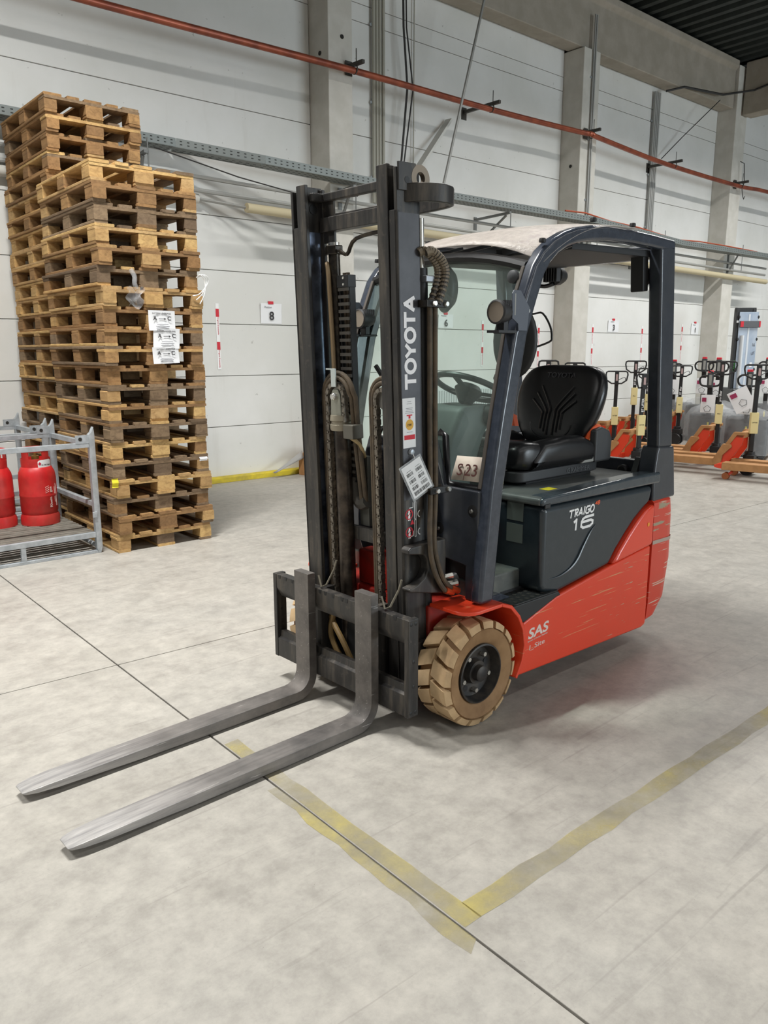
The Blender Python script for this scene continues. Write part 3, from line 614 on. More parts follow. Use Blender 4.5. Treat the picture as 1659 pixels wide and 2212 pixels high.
# ------------------------------------------------------------------ the forklift (x forward, y to its left, z up; origin under the front axle)
FK = empty('forklift', (2.2585, 2.5796, 0), math.radians(-177.92), 'orange-red and dark grey electric forklift with black mast and bare forks', 'forklift')
TILT = .034
MM = Matrix.Translation((.228, 0, 0)) @ Matrix.Rotation(TILT, 4, 'Y')
def mpt(x, y, z): return MM @ Vector((x, y, z))
# ---- body shell
arch = [(-.10, .515), (-.165, .492), (-.222, .435), (-.258, .365), (-.272, .29), (-.255, .215), (-.215, .146)]
sidep = [(-.215, .146), (-.255, .215), (-.272, .29), (-.262, .385), (-.50, .456), (-.951, .515), (-1.325, .554), (-1.325, .122), (-1.284, .111), (-.75, .128)]
for s in (1, -1):
    a, b = (.40, .532) if s > 0 else (-.532, -.40)
    MB().prism(sidep, 'y', a, b).build('side_panel', ORANGE, FK, bevel=.012, seg=3)
    sw = [(-.948, .519), (-1.003, .582), (-1.085, .652), (-1.155, .706), (-1.227, .752), (-1.285, .771), (-1.322, .772), (-1.322, .558)]
    MB().prism(sw, 'y', s * .42, s * .545).build('corner_panel', M('glossy_orange', (232, 62, 30), .26, coat=.6), FK, bevel=.018, seg=3)
    # fender plate with rounded front corner
    b = MB(); t = .016
    y0, y1 = .335, .548
    top = arc(.05, 0, .075, 90, 0, 5)
    plan = [(-.10, y1), (.045, y1)] + [(.045 + .075 * math.sin(math.radians(q)), y1 - .075 + .075 * math.cos(math.radians(q))) for q in (20, 40, 60, 80, 90)] + [(.12, y0), (-.10, y0)]
    b.prism([(x, s * y) for x, y in plan], 'z', .515 - t, .515)
    outer = arch; inner = [(-.10, .499), (-.155, .478), (-.207, .426), (-.242, .36), (-.256, .29), (-.240, .22), (-.203, .155)]
    b.ribbon(outer, inner, 'y', s * y0, s * y1); b.build('fender', ORANGE, FK, bevel=.004, seg=2, ang=40)
b = MB(); b.box(-.27, .12, -.335, .335, .14, .50); b.box(-.20, .10, -.14, .10, .5, .66); b.build('front_frame', M('frame_red', (178, 40, 28), .5, 0, (120, 40, 30), 8), FK, bevel=.01)
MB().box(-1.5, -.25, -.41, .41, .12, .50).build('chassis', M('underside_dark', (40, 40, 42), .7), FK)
MB().lathe([(.06, -.34), (.06, .34)], (0, 0, .2265), 'y', 16).build('axle', BLACK, FK)
# counterweight with rounded corners, made of stacked plan rings
def cw_ring(z, xr, hw, r):
    pts = [(-1.335, hw), (-1.335, -hw)]
    pts = [(-1.335, -hw)] + arc(xr + r, -hw + r, r, 270, 180, 6) + arc(xr + r, hw - r, r, 180, 90, 6) + [(-1.335, hw)]
    return [(x, y, z) for x, y in pts]
MB().loft([cw_ring(.118, -1.46, .50, .13), cw_ring(.15, -1.52, .525, .14), cw_ring(.24, -1.60, .532, .15), cw_ring(.45, -1.635, .534, .15), cw_ring(.70, -1.625, .534, .15), cw_ring(.772, -1.615, .53, .15), cw_ring(.788, -1.60, .515, .14)]).build('counterweight', CWT, FK, ang=50, bevel=.004)
sc = MB(); pts = [p for p in cw_ring(0, -1.636, .5365, .152)][8:]
sc.add([(x, y, .545 + .01 * (i / len(pts))) for i, (x, y, z) in enumerate(pts)] + [(x, y, .562 + .014 * (i / len(pts))) for i, (x, y, z) in enumerate(pts)], [(i, i + 1, len(pts) + i + 1, len(pts) + i) for i in range(len(pts) - 1)])
sc.build('scraped_stripe', M('scrape_grey', (176, 156, 142), .6), FK, recalc=False)
MB().lathe([(.0, 0), (.011, 0), (.011, .001)], (-1.262, .5455, .675), 'y', 14).build('orange_dot', M('dot_orange', (236, 150, 40), .5), FK)
# hood
hood = [(-.385, .880), (-1.325, .868), (-1.300, .780), (-1.24, .752), (-1.155, .704), (-1.085, .650), (-1.0, .578), (-.945, .517), (-.50, .462), (-.40, .49), (-.385, .52)]
MB().prism(hood, 'y', -.527, .527).build('hood', HOOD, FK, bevel=.028, seg=4)
for s in (1, -1):
    cr_ = [(-.80, s * .527, .745), (-.755, s * .529, .715), (-.70, s * .529, .655), (-.655, s * .529, .60), (-.60, s * .528, .565), (-.52, s * .528, .545), (-.44, s * .526, .545)]
    MB().tube(spline(cr_, 4), [.002 + .006 * math.sin(PI * i / 24) for i in range(25)], 8).build('hood_crease', HOOD, FK)
lid = [(-.372, .884), (-1.385, .874), (-1.385, .915), (-.60, .922), (-.39, .922), (-.372, .912)]
MB().prism(lid, 'y', -.515, .515).build('hood_lid', HOODTOP, FK, bevel=.01, seg=3)
for s in (1, -1):
    MB().prism([(-.376, .882), (-.376, .912), (-.40, .924), (-.66, .924), (-.80, .930), (-1.10, .936), (-1.385, .934), (-1.385, .873)], 'y', s * .44, s * .531).build('lid_rim', M('lid_rim_paint', (58, 67, 74), .22, 0, (66, 74, 80), 20, coat=.6), FK, bevel=.016, seg=3)
MB().box(-.43, -.39, .525, .533, .872, .893).build('hood_latch', BLACK, FK, bevel=.004)
for zz in (.70, .80): MB().box(-.3855, -.383, .33, .42, zz, zz + .085).build('data_plate', M('plate_grey', (86, 92, 88), .5), FK)
MB().box(-.62, -.55, .38, .43, .9225, .9235).build('yellow_label', M('yellow_label', (222, 208, 40), .6), FK)
MB().box(-1.47, -1.42, -.44, .44, .80, .972).build('rear_bulkhead', BLUED, FK, bevel=.008)
MB().lathe([(.03, 0), (.03, .03), (.022, .036)], (-1.42, .30, .915), 'x', 18).build('bulkhead_knob', BLACK, FK)
MB().box(-1.42, -1.18, -.42, .42, .885, .905).build('tray_floor', BLACK, FK)
# foot area
MB().box(-.39, -.06, -.40, .41, .45, .585).build('foot_board', M('foot_board', (50, 58, 62), .5, dust=((150, 148, 134), .6)), FK, bevel=.01)
MB().prism([(-.165, .480), (-.515, .480), (-.535, .455), (-.50, .452), (-.262, .385), (-.20, .44)], 'y', .39, .536).build('step_block', BLACK, FK, bevel=.008)
sp = MB().prism(rrect(-.515, -.185, .395, .538, .02), 'z', .480, .486).build('step_plate', M('step_black', (34, 35, 36), .45), FK, bevel=.002)
for i in range(8):
    for j in range(4):
        MB().lathe([(0, 0), (.010, 0), (.011, .0012)], (-.205 - i * .039 - (j % 2) * .018, .415 + j * .034, .4862), 'z', 10, caps=False).build('grip_hole', M('hole_dark', (40, 38, 35), .9), sp)
MB().prism([(-.06, .515), (-.20, .515), (-.262, .49), (-.262, .475), (-.20, .47), (-.06, .50)], 'y', .36, .455).build('fender_trim', BLUEG, FK, bevel=.005)
# front cowl
cow = [(.47, .985), (.27, .985), (.205, 1.165), (-.205, 1.165), (-.27, .985), (-.47, .985), (-.47, .515), (-.40, .515), (-.40, .66), (-.25, .675), (-.235, .515), (.235, .515), (.25, .675), (.40, .66), (.40, .515), (.47, .515)]
MB().prism(cow, 'x', -.065, -.025).build('front_cowl', BLUED, FK, bevel=.008, seg=2)
MB().prism([(.20, .62), (.235, .70), (.235, .93), (.17, 1.13), (-.17, 1.13), (-.235, .93), (-.235, .70), (-.20, .62)], 'x', -.03, .03).build('cowl_bulge', BLUED, FK, bevel=.02, seg=3)
for (y, z) in ((.435, .90), (.25, .80), (.235, .72)):
    MB().lathe([(.0, .004), (.016, .004), (.03, .0)], (-.026, y, z), 'x', 16, caps=False).build('cowl_boss', BLACK, FK)
    MB().lathe([(.0, .012), (.008, .012), (.009, .004)], (-.024, y, z), 'x', 8, caps=False).build('bolt', CHROME, FK)
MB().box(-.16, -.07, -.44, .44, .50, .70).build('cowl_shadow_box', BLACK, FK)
MB().tube([(-.02, .36, .60), (.03, .34, .585)], .028, 12).build('tilt_cylinder', BLACK, FK)
b = MB(); b.cyl((.06, .345, .615), (.02, .375, .625), .012, 10); b.cyl((.05, .36, .585), (.0, .38, .59), .016, 10); b.cyl((.08, .335, .59), (.05, .35, .585), .010, 8); b.build('hydraulic_fitting', CHROME, FK)
b = MB(); b.cyl((.10, .30, .64), (.06, .345, .60), .022, 10); b.cyl((.11, .30, .60), (.07, .34, .57), .02, 10); b.build('hydraulic_hose', M('ribbed_hose', (96, 92, 84), .5, .3), FK)
# ---- overhead guard
GA = [(.007, .519), (-.041, .992), (-.098, 1.30), (-.165, 1.611), (-.226, 1.758), (-.279, 1.88), (-.33, 1.94), (-.40, 1.990), (-.48, 2.026), (-.561, 2.051), (-.67, 2.07), (-.787, 2.08), (-.995, 2.084), (-1.20, 2.080), (-1.405, 2.072)]
GB = [(-.082, .519), (-.128, .985), (-.186, 1.30), (-.252, 1.607), (-.308, 1.745), (-.352, 1.845), (-.39, 1.895), (-.44, 1.935), (-.505, 1.967), (-.575, 1.988), (-.675, 2.005), (-.787, 2.016), (-.995, 2.023), (-1.20, 2.021), (-1.405, 2.010)]
for s in (1, -1):
    b = MB().ribbon(GA, GB, 'y', s * .452, s * .515); b.build('guard_pillar', BLUEG, FK, bevel=.018, seg=3, ang=40)
    A2 = [(x - .004, z + .0) for x, z in GB[1:6]]; B2 = [(x - .045, z - .0) for x, z in GB[1:6]]
    MB().ribbon([(x + .012, z) for x, z in GB[1:10]], [(x - .030, z - .006) for x, z in GB[1:10]], 'y', s * .44, s * .475).build('inner_pillar_trim', BLACKG, FK, bevel=.006)
    MB().prism([(-1.265, 2.03), (-1.40, 2.05), (-1.512, 1.05), (-1.365, 1.055)], 'y', s * .445, s * .515).build('rear_pillar', BLUED, FK, bevel=.014, seg=3)
    MB().prism([(-1.335, .775), (-1.325, .90), (-1.345, 1.03), (-1.362, 1.064), (-1.52, 1.054), (-1.565, .782)], 'y', s * .425, s * .522).build('pillar_base', BLUED, FK, bevel=.012, seg=3)
    MB().prism([(-1.30, .90), (-1.345, 1.0), (-1.36, 1.0), (-1.335, .90)], 'y', s * .40, s * .43).build('base_rib', BLACK, FK)
    # weather strip in front of the pillar
    MB().ribbon([(x + .004, z) for x, z in GA[1:6]], [(x - .012, z) for x, z in GA[1:6]], 'y', s * .448, s * .466).build('screen_seal', M('seal_dusty', (84, 78, 72), .8), FK, bevel=.004)
    for (kx, kz) in ((-.70, 2.088), (-1.02, 2.098), (-.345, 1.972)):
        MB().lathe([(.0, .016), (.012, .016), (.014, .01), (.014, .0)], (kx, s * .497, kz), 'z', 12, caps=False).build('roof_knob', BLACK, FK)
hd = [(-.30, y, 1.945 - .32 * y * y) for y in [-.46 + .092 * i for i in range(11)]]
b = MB(); b.tube(hd, .024, 8); b.build('front_header', BLACK, FK)
b = MB()
for y in (-.28, -.1, .1, .28): b.beam((-.34, y, 1.95), (-.72, y, 2.04), .03, .03)
b.build('roof_bars', BLACK, FK)
MB().prism([(-.62, 2.0), (-1.36, 2.025), (-1.36, 1.99), (-.62, 1.972)], 'y', -.45, .45).build('roof_liner', M('liner_black', (30, 31, 33), .6), FK, bevel=.004)
MB().box(-1.40, -1.30, -.45, .45, 1.99, 2.05).build('rear_header', BLUED, FK, bevel=.01)
def roofz(u, v):
    x = -.265 - .80 * u; y = (v - .5) * 1.03; e = abs(2 * v - 1)
    z = 2.02 + .092 * math.sin(min(1, u / .72) * PI / 2) - (.075 * (1 - u) ** 2 + .022) * e ** 3 - .03 * (1 - u) ** 6
    return (x - .07 * (1 - u) * e ** 4, y, z)
MB().grid(roofz, 16, 20).build('roof_cover', ROOFP, FK, recalc=False, solid=.004, ang=60)
# ---- windscreen
def gx(z): return -.050 - .255 * (z - .985) / .95
gp = [(.455, .985), (.265, .985), (.20, 1.165), (-.20, 1.165), (-.265, .985), (-.455, .985), (-.455, 1.88), (-.30, 1.925), (0, 1.945), (.30, 1.925), (.455, 1.88)]
MB().add([(gx(z), y, z) for y, z in gp], [tuple(range(len(gp)))]).build('windscreen', GLASS, FK, recalc=False, smooth=False)
for s in (1, -1):
    fr = MB()
    q = [(.465, .968), (.258, .968), (.190, 1.185), (.15, 1.185)]; q2 = [(.465, 1.006), (.287, 1.006), (.225, 1.19), (.17, 1.215)]
    fr.add([(gx(z) + .003, s * y, z) for y, z in q] + [(gx(z) + .003, s * y, z) for y, z in q2], [(i, i + 1, 5 + i, 4 + i) for i in range(3)])
    fr.build('screen_frit', BLACKG, FK, recalc=False, solid=.002)
sg = empty('number_sign', (0, 0, 0), 0, 'cream paper sign reading S 23 behind the windscreen', 'sign')
sg.location = FK.location; sg.rotation_euler = FK.rotation_euler
def sx_(z): return gx(z) + .006
c_ = [(.288, 1.012), (.448, 1.018), (.460, 1.118), (.298, 1.112)]
MB().add([(sx_(z), y, z) for y, z in c_], [(0, 1, 2, 3)]).build('sheet', M('sign_cream', (232, 220, 204), .7, 0, (222, 206, 190), 14), sg, recalc=False, solid=.001)
text('S', .07, INKB, sg, (sx_(1.03) + .004, .318, 1.034), (0, 1, .03), (-.268, 0, 1), fit=(.028, .05)); text('23', .07, INKB, sg, (sx_(1.03) + .004, .360, 1.036), (0, 1, .03), (-.268, 0, 1), fit=(.066, .05))
MB().beam((sx_(1.02) + .002, .357, 1.016), (sx_(1.06) + .002, .358, 1.058), .001, .003).build('crease', INKB, sg)
b = MB(); b.beam((-.075, -.10, 1.36), (-.055, -.19, 1.48), .016, .018); b.beam((-.075, -.02, 1.38), (-.055, -.10, 1.48), .016, .018); b.beam((-.06, -.10, 1.36), (-.03, .05, 1.19), .008, .008); b.beam((-.06, -.02, 1.38), (-.03, .10, 1.19), .008, .008); b.build('wiper_arm', BLACK, FK, bevel=.003)
# ---- inside the cab
def ringbox(z, x0, x1, hw, r=.03): return [(x, y, z) for x, y in rrect(x0, x1, -hw, hw, r, 3)]
MB().loft([ringbox(.60, -.36, -.16, .10), ringbox(.95, -.40, -.20, .11), ringbox(1.15, -.46, -.22, .125), ringbox(1.27, -.53, -.27, .14), ringbox(1.295, -.53, -.29, .13)]).build('steering_column', M('column_plastic', (66, 74, 74), .55, dust=((140, 150, 144), .3)), FK, ang=50)
b = MB(); b.cyl((-.29, -.13, 1.275), (-.27, -.20, 1.285), .018, 10); b.cyl((-.47, .12, 1.255), (-.49, .17, 1.245), .05, 14); b.build('column_switch', BLACK, FK)
SWM = Matrix.Translation((-.485, 0, 1.372)) @ Matrix.Rotation(math.radians(-24), 4, 'Y')
b = MB().tube([(.165 * math.cos(a), .165 * math.sin(a), 0) for a in [i * PI / 24 for i in range(48)]], .014, 10, closed=True); b.build('steering_wheel', M('wheel_rubber', (40, 42, 42), .45), FK, M=SWM)
b = MB()
for a in (.2, 2.3, 4.4): b.beam((.03 * math.cos(a), .03 * math.sin(a), -.02), (.16 * math.cos(a), .16 * math.sin(a), 0), .03, .012)
b.lathe([(.0, .012), (.05, .01), (.07, -.015), (.05, -.05), (.03, -.08)], n=20); b.build('wheel_hub', M('wheel_rubber', (40, 42, 42), .45), FK, M=SWM, bevel=.003)
MB().lathe([(0, -.025), (.02, -.018), (.026, 0), (.02, .018), (0, .025)], (-.50, .165, 1.42), 'z', 12, caps=False).build('spinner_knob', BLACK, FK)
# seat
YS = .055
def sring(z, hw, xc, d, flat=.5):
    out = []
    for i in range(36):
        a = 2 * PI * i / 36; c, s_ = math.cos(a), math.sin(a)
        yy = hw * (abs(s_) ** .75) * (1 if s_ > 0 else -1); xx = d * (abs(c) ** .6) * (1 if c > 0 else -1)
        if c > 0: xx -= .035 * (1 - (abs(yy) / hw) ** 2) * (hw / .27)
        out.append((xc + xx, YS + yy, z))
    return out
seat = [(1.045, .09, -1.085, .035), (1.06, .15, -1.09, .055), (1.11, .205, -1.10, .07), (1.18, .240, -1.115, .075), (1.26, .262, -1.135, .075), (1.33, .268, -1.155, .07), (1.39, .258, -1.175, .062), (1.43, .232, -1.188, .055), (1.455, .20, -1.197, .045), (1.468, .15, -1.202, .028), (1.470, .08, -1.205, .012)]
MB().loft([sring(*q) for q in seat]).build('seat_back', SEATM, FK, ang=80, subsurf=1)
def sfx(y, z):  # front surface of the backrest
    import bisect
    zs = [q[0] for q in seat]; i = max(1, min(len(zs) - 1, bisect.bisect(zs, z))); f = (z - zs[i - 1]) / (zs[i] - zs[i - 1])
    hw, xc, d = [seat[i - 1][k] * (1 - f) + seat[i][k] * f for k in (1, 2, 3)]; q = min(1, abs(y - YS) / hw)
    return xc + d * (1 - q ** 2.6) ** .3 - .035 * (1 - q * q) * (hw / .27)
rb = MB()
for s in (1, -1):
    for k in range(3):
        pts = [(s * (.018 + .022 * k), 1.11 + .015 * k), (s * (.018 + .022 * k), 1.21), (s * (.022 + .022 * k), 1.255 - .012 * k), (s * (.10 + .018 * k), 1.36 - .035 * k)]
        rb.tube(spline([(sfx(YS + y, z) + .001, YS + y, z) for y, z in pts], 4), .0065, 8)
ov = [(YS + .13 * math.cos(a), 1.17 + .085 * math.sin(a)) for a in [PI + i * PI / 16 for i in range(17)]]
rb.tube([(sfx(y, z) - .002, y, z) for y, z in ov], .005, 6); rb.build('seat_ribs', SEATM, FK)
text('TOYOTA', .05, M('emboss_grey', (58, 58, 62), .35), FK, (sfx(YS, 1.42) + .008, YS - .09, 1.405), (0, 1, 0), (-.25, 0, 1), fit=(.18, .026), depth=.003)
def cring(x, hw, z0, z1): return [(x, YS + y, z) for y, z in rrect(-hw, hw, z0, z1, min(.045, (z1 - z0) * .48), 4)]
MB().loft([cring(-.50, .20, 1.02, 1.08), cring(-.515, .235, 1.0, 1.115), cring(-.56, .25, .99, 1.135), cring(-.66, .252, .985, 1.12), cring(-.85, .252, .985, 1.085), cring(-1.05, .24, .99, 1.075), cring(-1.12, .22, 1.0, 1.07)]).build('seat_cushion', SEATM, FK, ang=60, subsurf=1)
for s in (1, -1): MB().loft([[(x, YS + s * .215 + y, z) for y, z in rrect(-.05, .05, .99, h, .04, 3)] for x, h in ((-.60, 1.05), (-.68, 1.125), (-.85, 1.135), (-1.0, 1.13), (-1.08, 1.10))]).build('seat_bolster', SEATM, FK, ang=60)
MB().loft([[(x, y, z) for x, y in rrect(-1.20, -.52, -.24, .285, .05, 3)] for z in (.935, .99)]).build('seat_base', M('seat_base_grey', (46, 47, 49), .5), FK, bevel=.01)
MB().box(-1.17, -.62, -.21, .25, .905, .936).build('seat_rails', BLACK, FK, bevel=.004)
text('GRAMMER', .03, GREYP, FK, (-.90, .2865, .948), (-1, 0, 0), (0, 0, 1), fit=(.20, .024))
MB().box(-.545, -.50, -.16, .20, .965, .995).build('seat_lever', GREYL, FK, bevel=.006)
MB().prism([(-1.10, 1.15), (-1.16, 1.165), (-1.23, 1.14), (-1.255, 1.10), (-1.25, .985), (-1.10, .985)], 'y', .275, .315).build('hip_support', M('hip_grey', (58, 59, 61), .5), FK, bevel=.012, seg=3)
MB().prism([(-.99, .99), (-1.09, 1.045), (-1.10, .99)], 'y', .278, .31).build('seat_trim', GREYL, FK, bevel=.005)
MB().tube(spline([(-1.10, .26, 1.10), (-1.12, .275, 1.155), (-1.17, .285, 1.16)], 4), .014, 8).build('seat_belt', M('belt_orange', (240, 96, 40), .6), FK)
MB().prism([(-1.14, 1.20), (-1.30, 1.15), (-1.30, 1.12), (-1.16, 1.13)], 'y', -.275, -.25).build('belt_guide', M('belt_orange', (240, 96, 40), .6), FK)
b = MB(); b.prism([(-.98, 1.03), (-1.02, 1.16), (-1.10, 1.18), (-1.14, 1.03)], 'y', -.27, -.235); b.build('belt_reel', BLACK, FK, bevel=.012)
MB().box(-1.03, -1.0, -.236, -.232, 1.15, 1.185).build('white_label', PAPER, FK)
MB().lathe([(0, -.03), (.03, -.022), (.042, 0), (.03, .022), (0, .03)], (-.52, .05, 1.07), 'z', 14, caps=False).build('lever_knob', BLACK, FK)
# mirrors, lamps
def oval(c, ry, rz_, th, nm, m, rot=0):
    b = MB(); rings = []
    for (k, d) in ((.02, -th), (.7, -th * .9), (1, -th * .2), (1, .1 * th), (.9, .3 * th), (.02, .35 * th)): rings.append([(d, ry * k * math.cos(a), rz_ * k * math.sin(a)) for a in [i * PI / 12 for i in range(24)]])
    b.loft(rings); b.build(nm, m, FK, M=Matrix.Translation(c) @ Matrix.Rotation(rot, 4, 'Z'), ang=60)
oval((-.42, .315, 1.585), .10, .16, .05, 'side_mirror', BLACK, .3)
oval((-.42, -.11, 1.83), .07, .11, .05, 'side_mirror', BLACK, -.3)
MB().beam((-.42, .32, 1.6), (-.30, .45, 1.70), .016, .016).build('mirror_arm', BLACK, FK); MB().beam((-.42, -.11, 1.85), (-.36, -.11, 1.95), .016, .016).build('mirror_arm', BLACK, FK)
MB().tube(spline([(-1.40, -.42, 1.745), (-1.45, -.36, 1.755), (-1.45, -.30, 1.755), (-1.45, -.245, 1.68), (-1.45, -.232, 1.62), (-1.45, -.245, 1.595), (-1.45, -.34, 1.566), (-1.42, -.42, 1.55)], 3), .006, 6).build('rear_wire_guard', BLACK, FK)
def worklamp(c, nm='work_lamp'):
    lm = MB().lathe([(.0, -.085), (.028, -.083), (.038, -.06), (.045, -.03), (.047, 0), (.040, .004), (.040, -.002), (0, -.002)], c, 'x', 24, caps=False).build(nm, M('lamp_grey', (46, 46, 47), .45), FK, ang=50)
    MB().lathe([(0, .001), (.0395, .001), (.0395, -.002)], c, 'x', 24, caps=False).build('lens', LENS, lm)
    for k in range(5): MB().box(c[0] - .07 + k * .012, c[0] - .066 + k * .012, c[1] - .036, c[1] + .036, c[2] + .02, c[2] + .044).build('cooling_fin', M('lamp_grey', (46, 46, 47), .45), lm)
    b = MB(); b.box(c[0] - .055, c[0] - .025, c[1] - .02, c[1] + .02, c[2] - .075, c[2] - .03); b.box(c[0] - .10, c[0] - .01, c[1] - .024, c[1] + .024, c[2] - .082, c[2] - .073); b.build('swivel_foot', BLACK, lm, bevel=.004)
    return lm
worklamp((-.075, .49, 1.692)); worklamp((-.15, -.415, 1.695))
bp = [(-.125, 1.762), (-.135, 1.775), (-.175, 1.775), (-.235, 1.712), (-.222, 1.622), (-.168, 1.622), (-.165, 1.648), (-.14, 1.662), (-.128, 1.668)]
for s, yy, dx in ((1, .527, 0), (-1, -.475, -.03)):
    MB().prism([(x + dx, z) for x, z in bp], 'y', yy - .002, yy + .002).build('lamp_bracket', M('bracket_blue_grey', (84, 90, 101), .5), FK)
    MB().box(-.1465 + dx, -.140 + dx, yy - .0026, yy + .0026, 1.68, 1.762).build('bracket_slot', GREYL, FK)
    MB().box(-.16 + dx, -.05 + dx, min(yy, yy - s * .06), max(yy, yy - s * .06), 1.612, 1.622).build('bracket_foot', BLACK, FK)
    MB().lathe([(0, .012), (.009, .012), (.011, .0)], (-.232 + dx, s * .516, 1.70), 'y', 8, caps=False).build('bolt', CHROME, FK)
rl = MB().lathe([(.0, -.06), (.035, -.055), (.05, -.02), (.052, .02), (.04, .03), (0, .032)], (-1.43, -.20, 1.955), 'x', 20, caps=False).build('rear_lamp', BLACK, FK)
for k in range(6): MB().box(-1.40, -1.365, -.245 + k * .017, -.239 + k * .017, 1.92, 1.995).build('cooling_fin', M('lamp_grey', (46, 46, 47), .45), rl)
MB().tube(spline([(-1.40, -.20, 1.91), (-1.40, -.26, 1.90), (-1.39, -.33, 1.92), (-1.37, -.36, 1.99)], 4), .012, 6).build('lamp_arm', BLACK, rl)
b = MB(); b.obox(Matrix.Translation((-1.255, .41, 1.915)) @ Matrix.Rotation(.10, 4, 'Y'), .05, .07, .175); b.build('rear_alarm', BLACK, FK, bevel=.006)
MB().lathe([(0, 0), (.04, 0), (.045, -.02), (.03, -.045)], (-1.285, .41, 1.90), 'x', 16).build('alarm_horn', BLACK, FK); MB().cyl((-1.30, .41, 1.98), (-1.28, .41, 2.02), .008, 8).build('alarm_stalk', BLACK, FK)
MB().lathe([(0, .022), (.012, .022), (.026, .014), (.028, 0)], (-.262, .425, 1.838), 'x', 20, caps=False).build('screen_knob', GREYP, FK)
# ---- wheels
def wheel(yc, s):
    c = (0, yc, .2265); y1 = .0925
    prof = [(.118, -y1 + .03), (.14, -y1 + .012), (.19, -y1 + .004), (.200, -y1 + .016), (.203, -y1 + .03), (.203, y1 - .03), (.200, y1 - .016), (.19, y1 - .004), (.14, y1 - .012), (.118, y1 - .03)]
    t = MB().lathe(prof, c, 'y', 64, caps=False).build('front_tyre', TYRES, FK, ang=50)
    b = MB(); n = 16
    for row in (0, 1):
        for k in range(n):
            a0 = 2 * PI * (k + .5 * row) / n; da = 2 * PI / n * .76; sgn = 1 if row == 0 else -1
            rings = []
            for j in range(5):
                f = j / 4; rings_r = []
                stations = [(.197, y1 - .0015), (.2235, y1 - .012), (.2265, y1 - .024), (.2265, .004), (.200, .002)]
                aa = lambda f_, yy: a0 + da * f_ + .16 * (1 - abs(yy) / y1)
                rings.append([(c[0] + r * math.cos(aa(f, yy)), c[1] + s * sgn * yy, c[2] + r * math.sin(aa(f, yy))) for r, yy in stations])
            b.loft(rings, True, True)
    b.build('tread_blocks', TYRE, t, ang=35)
    rm = MB().lathe([(.128, y1 - .022), (.128, y1 - .010), (.121, y1 - .008), (.116, y1 - .024), (.108, y1 - .052), (.055, y1 - .058), (.05, y1 - .03), (.035, y1 - .03), (.033, y1 - .006), (.026, y1 - .002), (0, y1 - .002)], (0, 0, 0), 'y', 40, caps=False)
    if s < 0: rm.v = [(x, -y, z) for x, y, z in rm.v]
    r = rm.build('wheel_rim', RIM, FK, M=Matrix.Translation(c), ang=40)
    for k in range(5):
        a = .95 + k * 2 * PI / 5; q = (c[0] + .082 * math.cos(a), c[1] + s * (y1 - .056), c[2] + .082 * math.sin(a))
        MB().lathe([(.0, .024 * s), (.010, .024 * s), (.0125, .018 * s), (.0125, 0)], q, 'y', 6, caps=False).build('wheel_nut', CHROME, r, ang=20)
        a += .63; q = (c[0] + .082 * math.cos(a), c[1] + s * (y1 - .0545), c[2] + .082 * math.sin(a))
        if k % 2: MB().lathe([(0, .001 * s), (.014, .001 * s)], q, 'y', 10, caps=False).build('rim_hole', BLACK, r)
wheel(.4425, 1); wheel(-.4425, -1)
MB().lathe([(0, -.10), (.17, -.10), (.19, -.08), (.19, .08), (.17, .10), (0, .10)], (-1.30, 0, .19), 'y', 32, caps=False).build('steer_wheel', TYRES, FK)
# ---- mast
def mast(nm, mb, m, parent=FK, **k): return mb.build(nm, m, parent, M=MM, **k)
for s in (1, -1):
    def yb(a, b): return (s * a, s * b) if s > 0 else (s * b, s * a)
    o = MB(); a, b_ = yb(.306, .323); o.box(-.118, 0, a, b_, .09, 2.195)
    a, b_ = yb(.279, .323); o.box(-.016, 0, a, b_, .09, 2.05); o.box(-.118, -.100, a, b_, .09, 2.195)
    orail = mast('outer_rail', o, MAST, bevel=.003)
    o = MB(); a, b_ = yb(.236, .277); o.box(-.100, .003, a, b_, .10, 2.207)
    a, b_ = yb(.218, .277); o.box(-.014, .004, a, b_, .10, 2.212); o.box(-.102, -.086, a, b_, .10, 2.20)
    irail = mast('inner_rail', o, MAST, bevel=.003)
    a, b_ = yb(.2345, .236); mast('roller_track', MB().box(-.082, -.018, a, b_, .25, 2.03), SHINY, irail)
    MB().lathe([(0, .001), (.020, .001), (.020, -.001)], mpt(-.05, s * .2342, 2.12), 'y', 16, caps=False).build('roller_pocket', BLACK, irail)
    mast('lift_cylinder', MB().cyl((-.145, s * .295, .15), (-.145, s * .295, 1.85), .027, 14), BLACK)
    mast('lift_rod', MB().cyl((-.145, s * .295, 1.85), (-.145, s * .295, 2.03), .016, 12), CHROME)
    b = MB(); b.box(-.100, -.088, *yb(.150, .222), 1.985, 2.165); mast('rod_plate', b, MAST, bevel=.002)
    mast('hex_nut', MB().lathe([(0, 0), (.036, 0), (.038, .004), (.038, .032), (.036, .036), (0, .036)], (-.095, s * .163, 1.937), 'z', 6, caps=False), GREASE, ang=20)
    mast('thread', MB().cyl((-.095, s * .163, 1.97), (-.095, s * .163, 1.985), .024, 12), CHROME)
    mast('side_cylinder', MB().cyl((-.095, s * .163, .2), (-.095, s * .163, 1.94), .024, 12), GREASE)
b = MB(); b.box(-.100, -.072, -.222, .222, 2.146, 2.180); b.box(-.10, -.02, -.222, -.196, 2.146, 2.18); b.box(-.10, -.02, .196, .222, 2.146, 2.18); mast('top_tie', b, MAST, bevel=.006, seg=3)
mast('upper_tie', MB().box(-.118, -.070, -.222, .222, 2.028, 2.085), MAST, bevel=.003)
mast('middle_tie', MB().box(-.10, -.075, -.262, .262, .725, .785), MAST, bevel=.003); mast('lower_tie', MB().box(-.11, -.07, -.30, .30, .10, .20), MAST, bevel=.003)
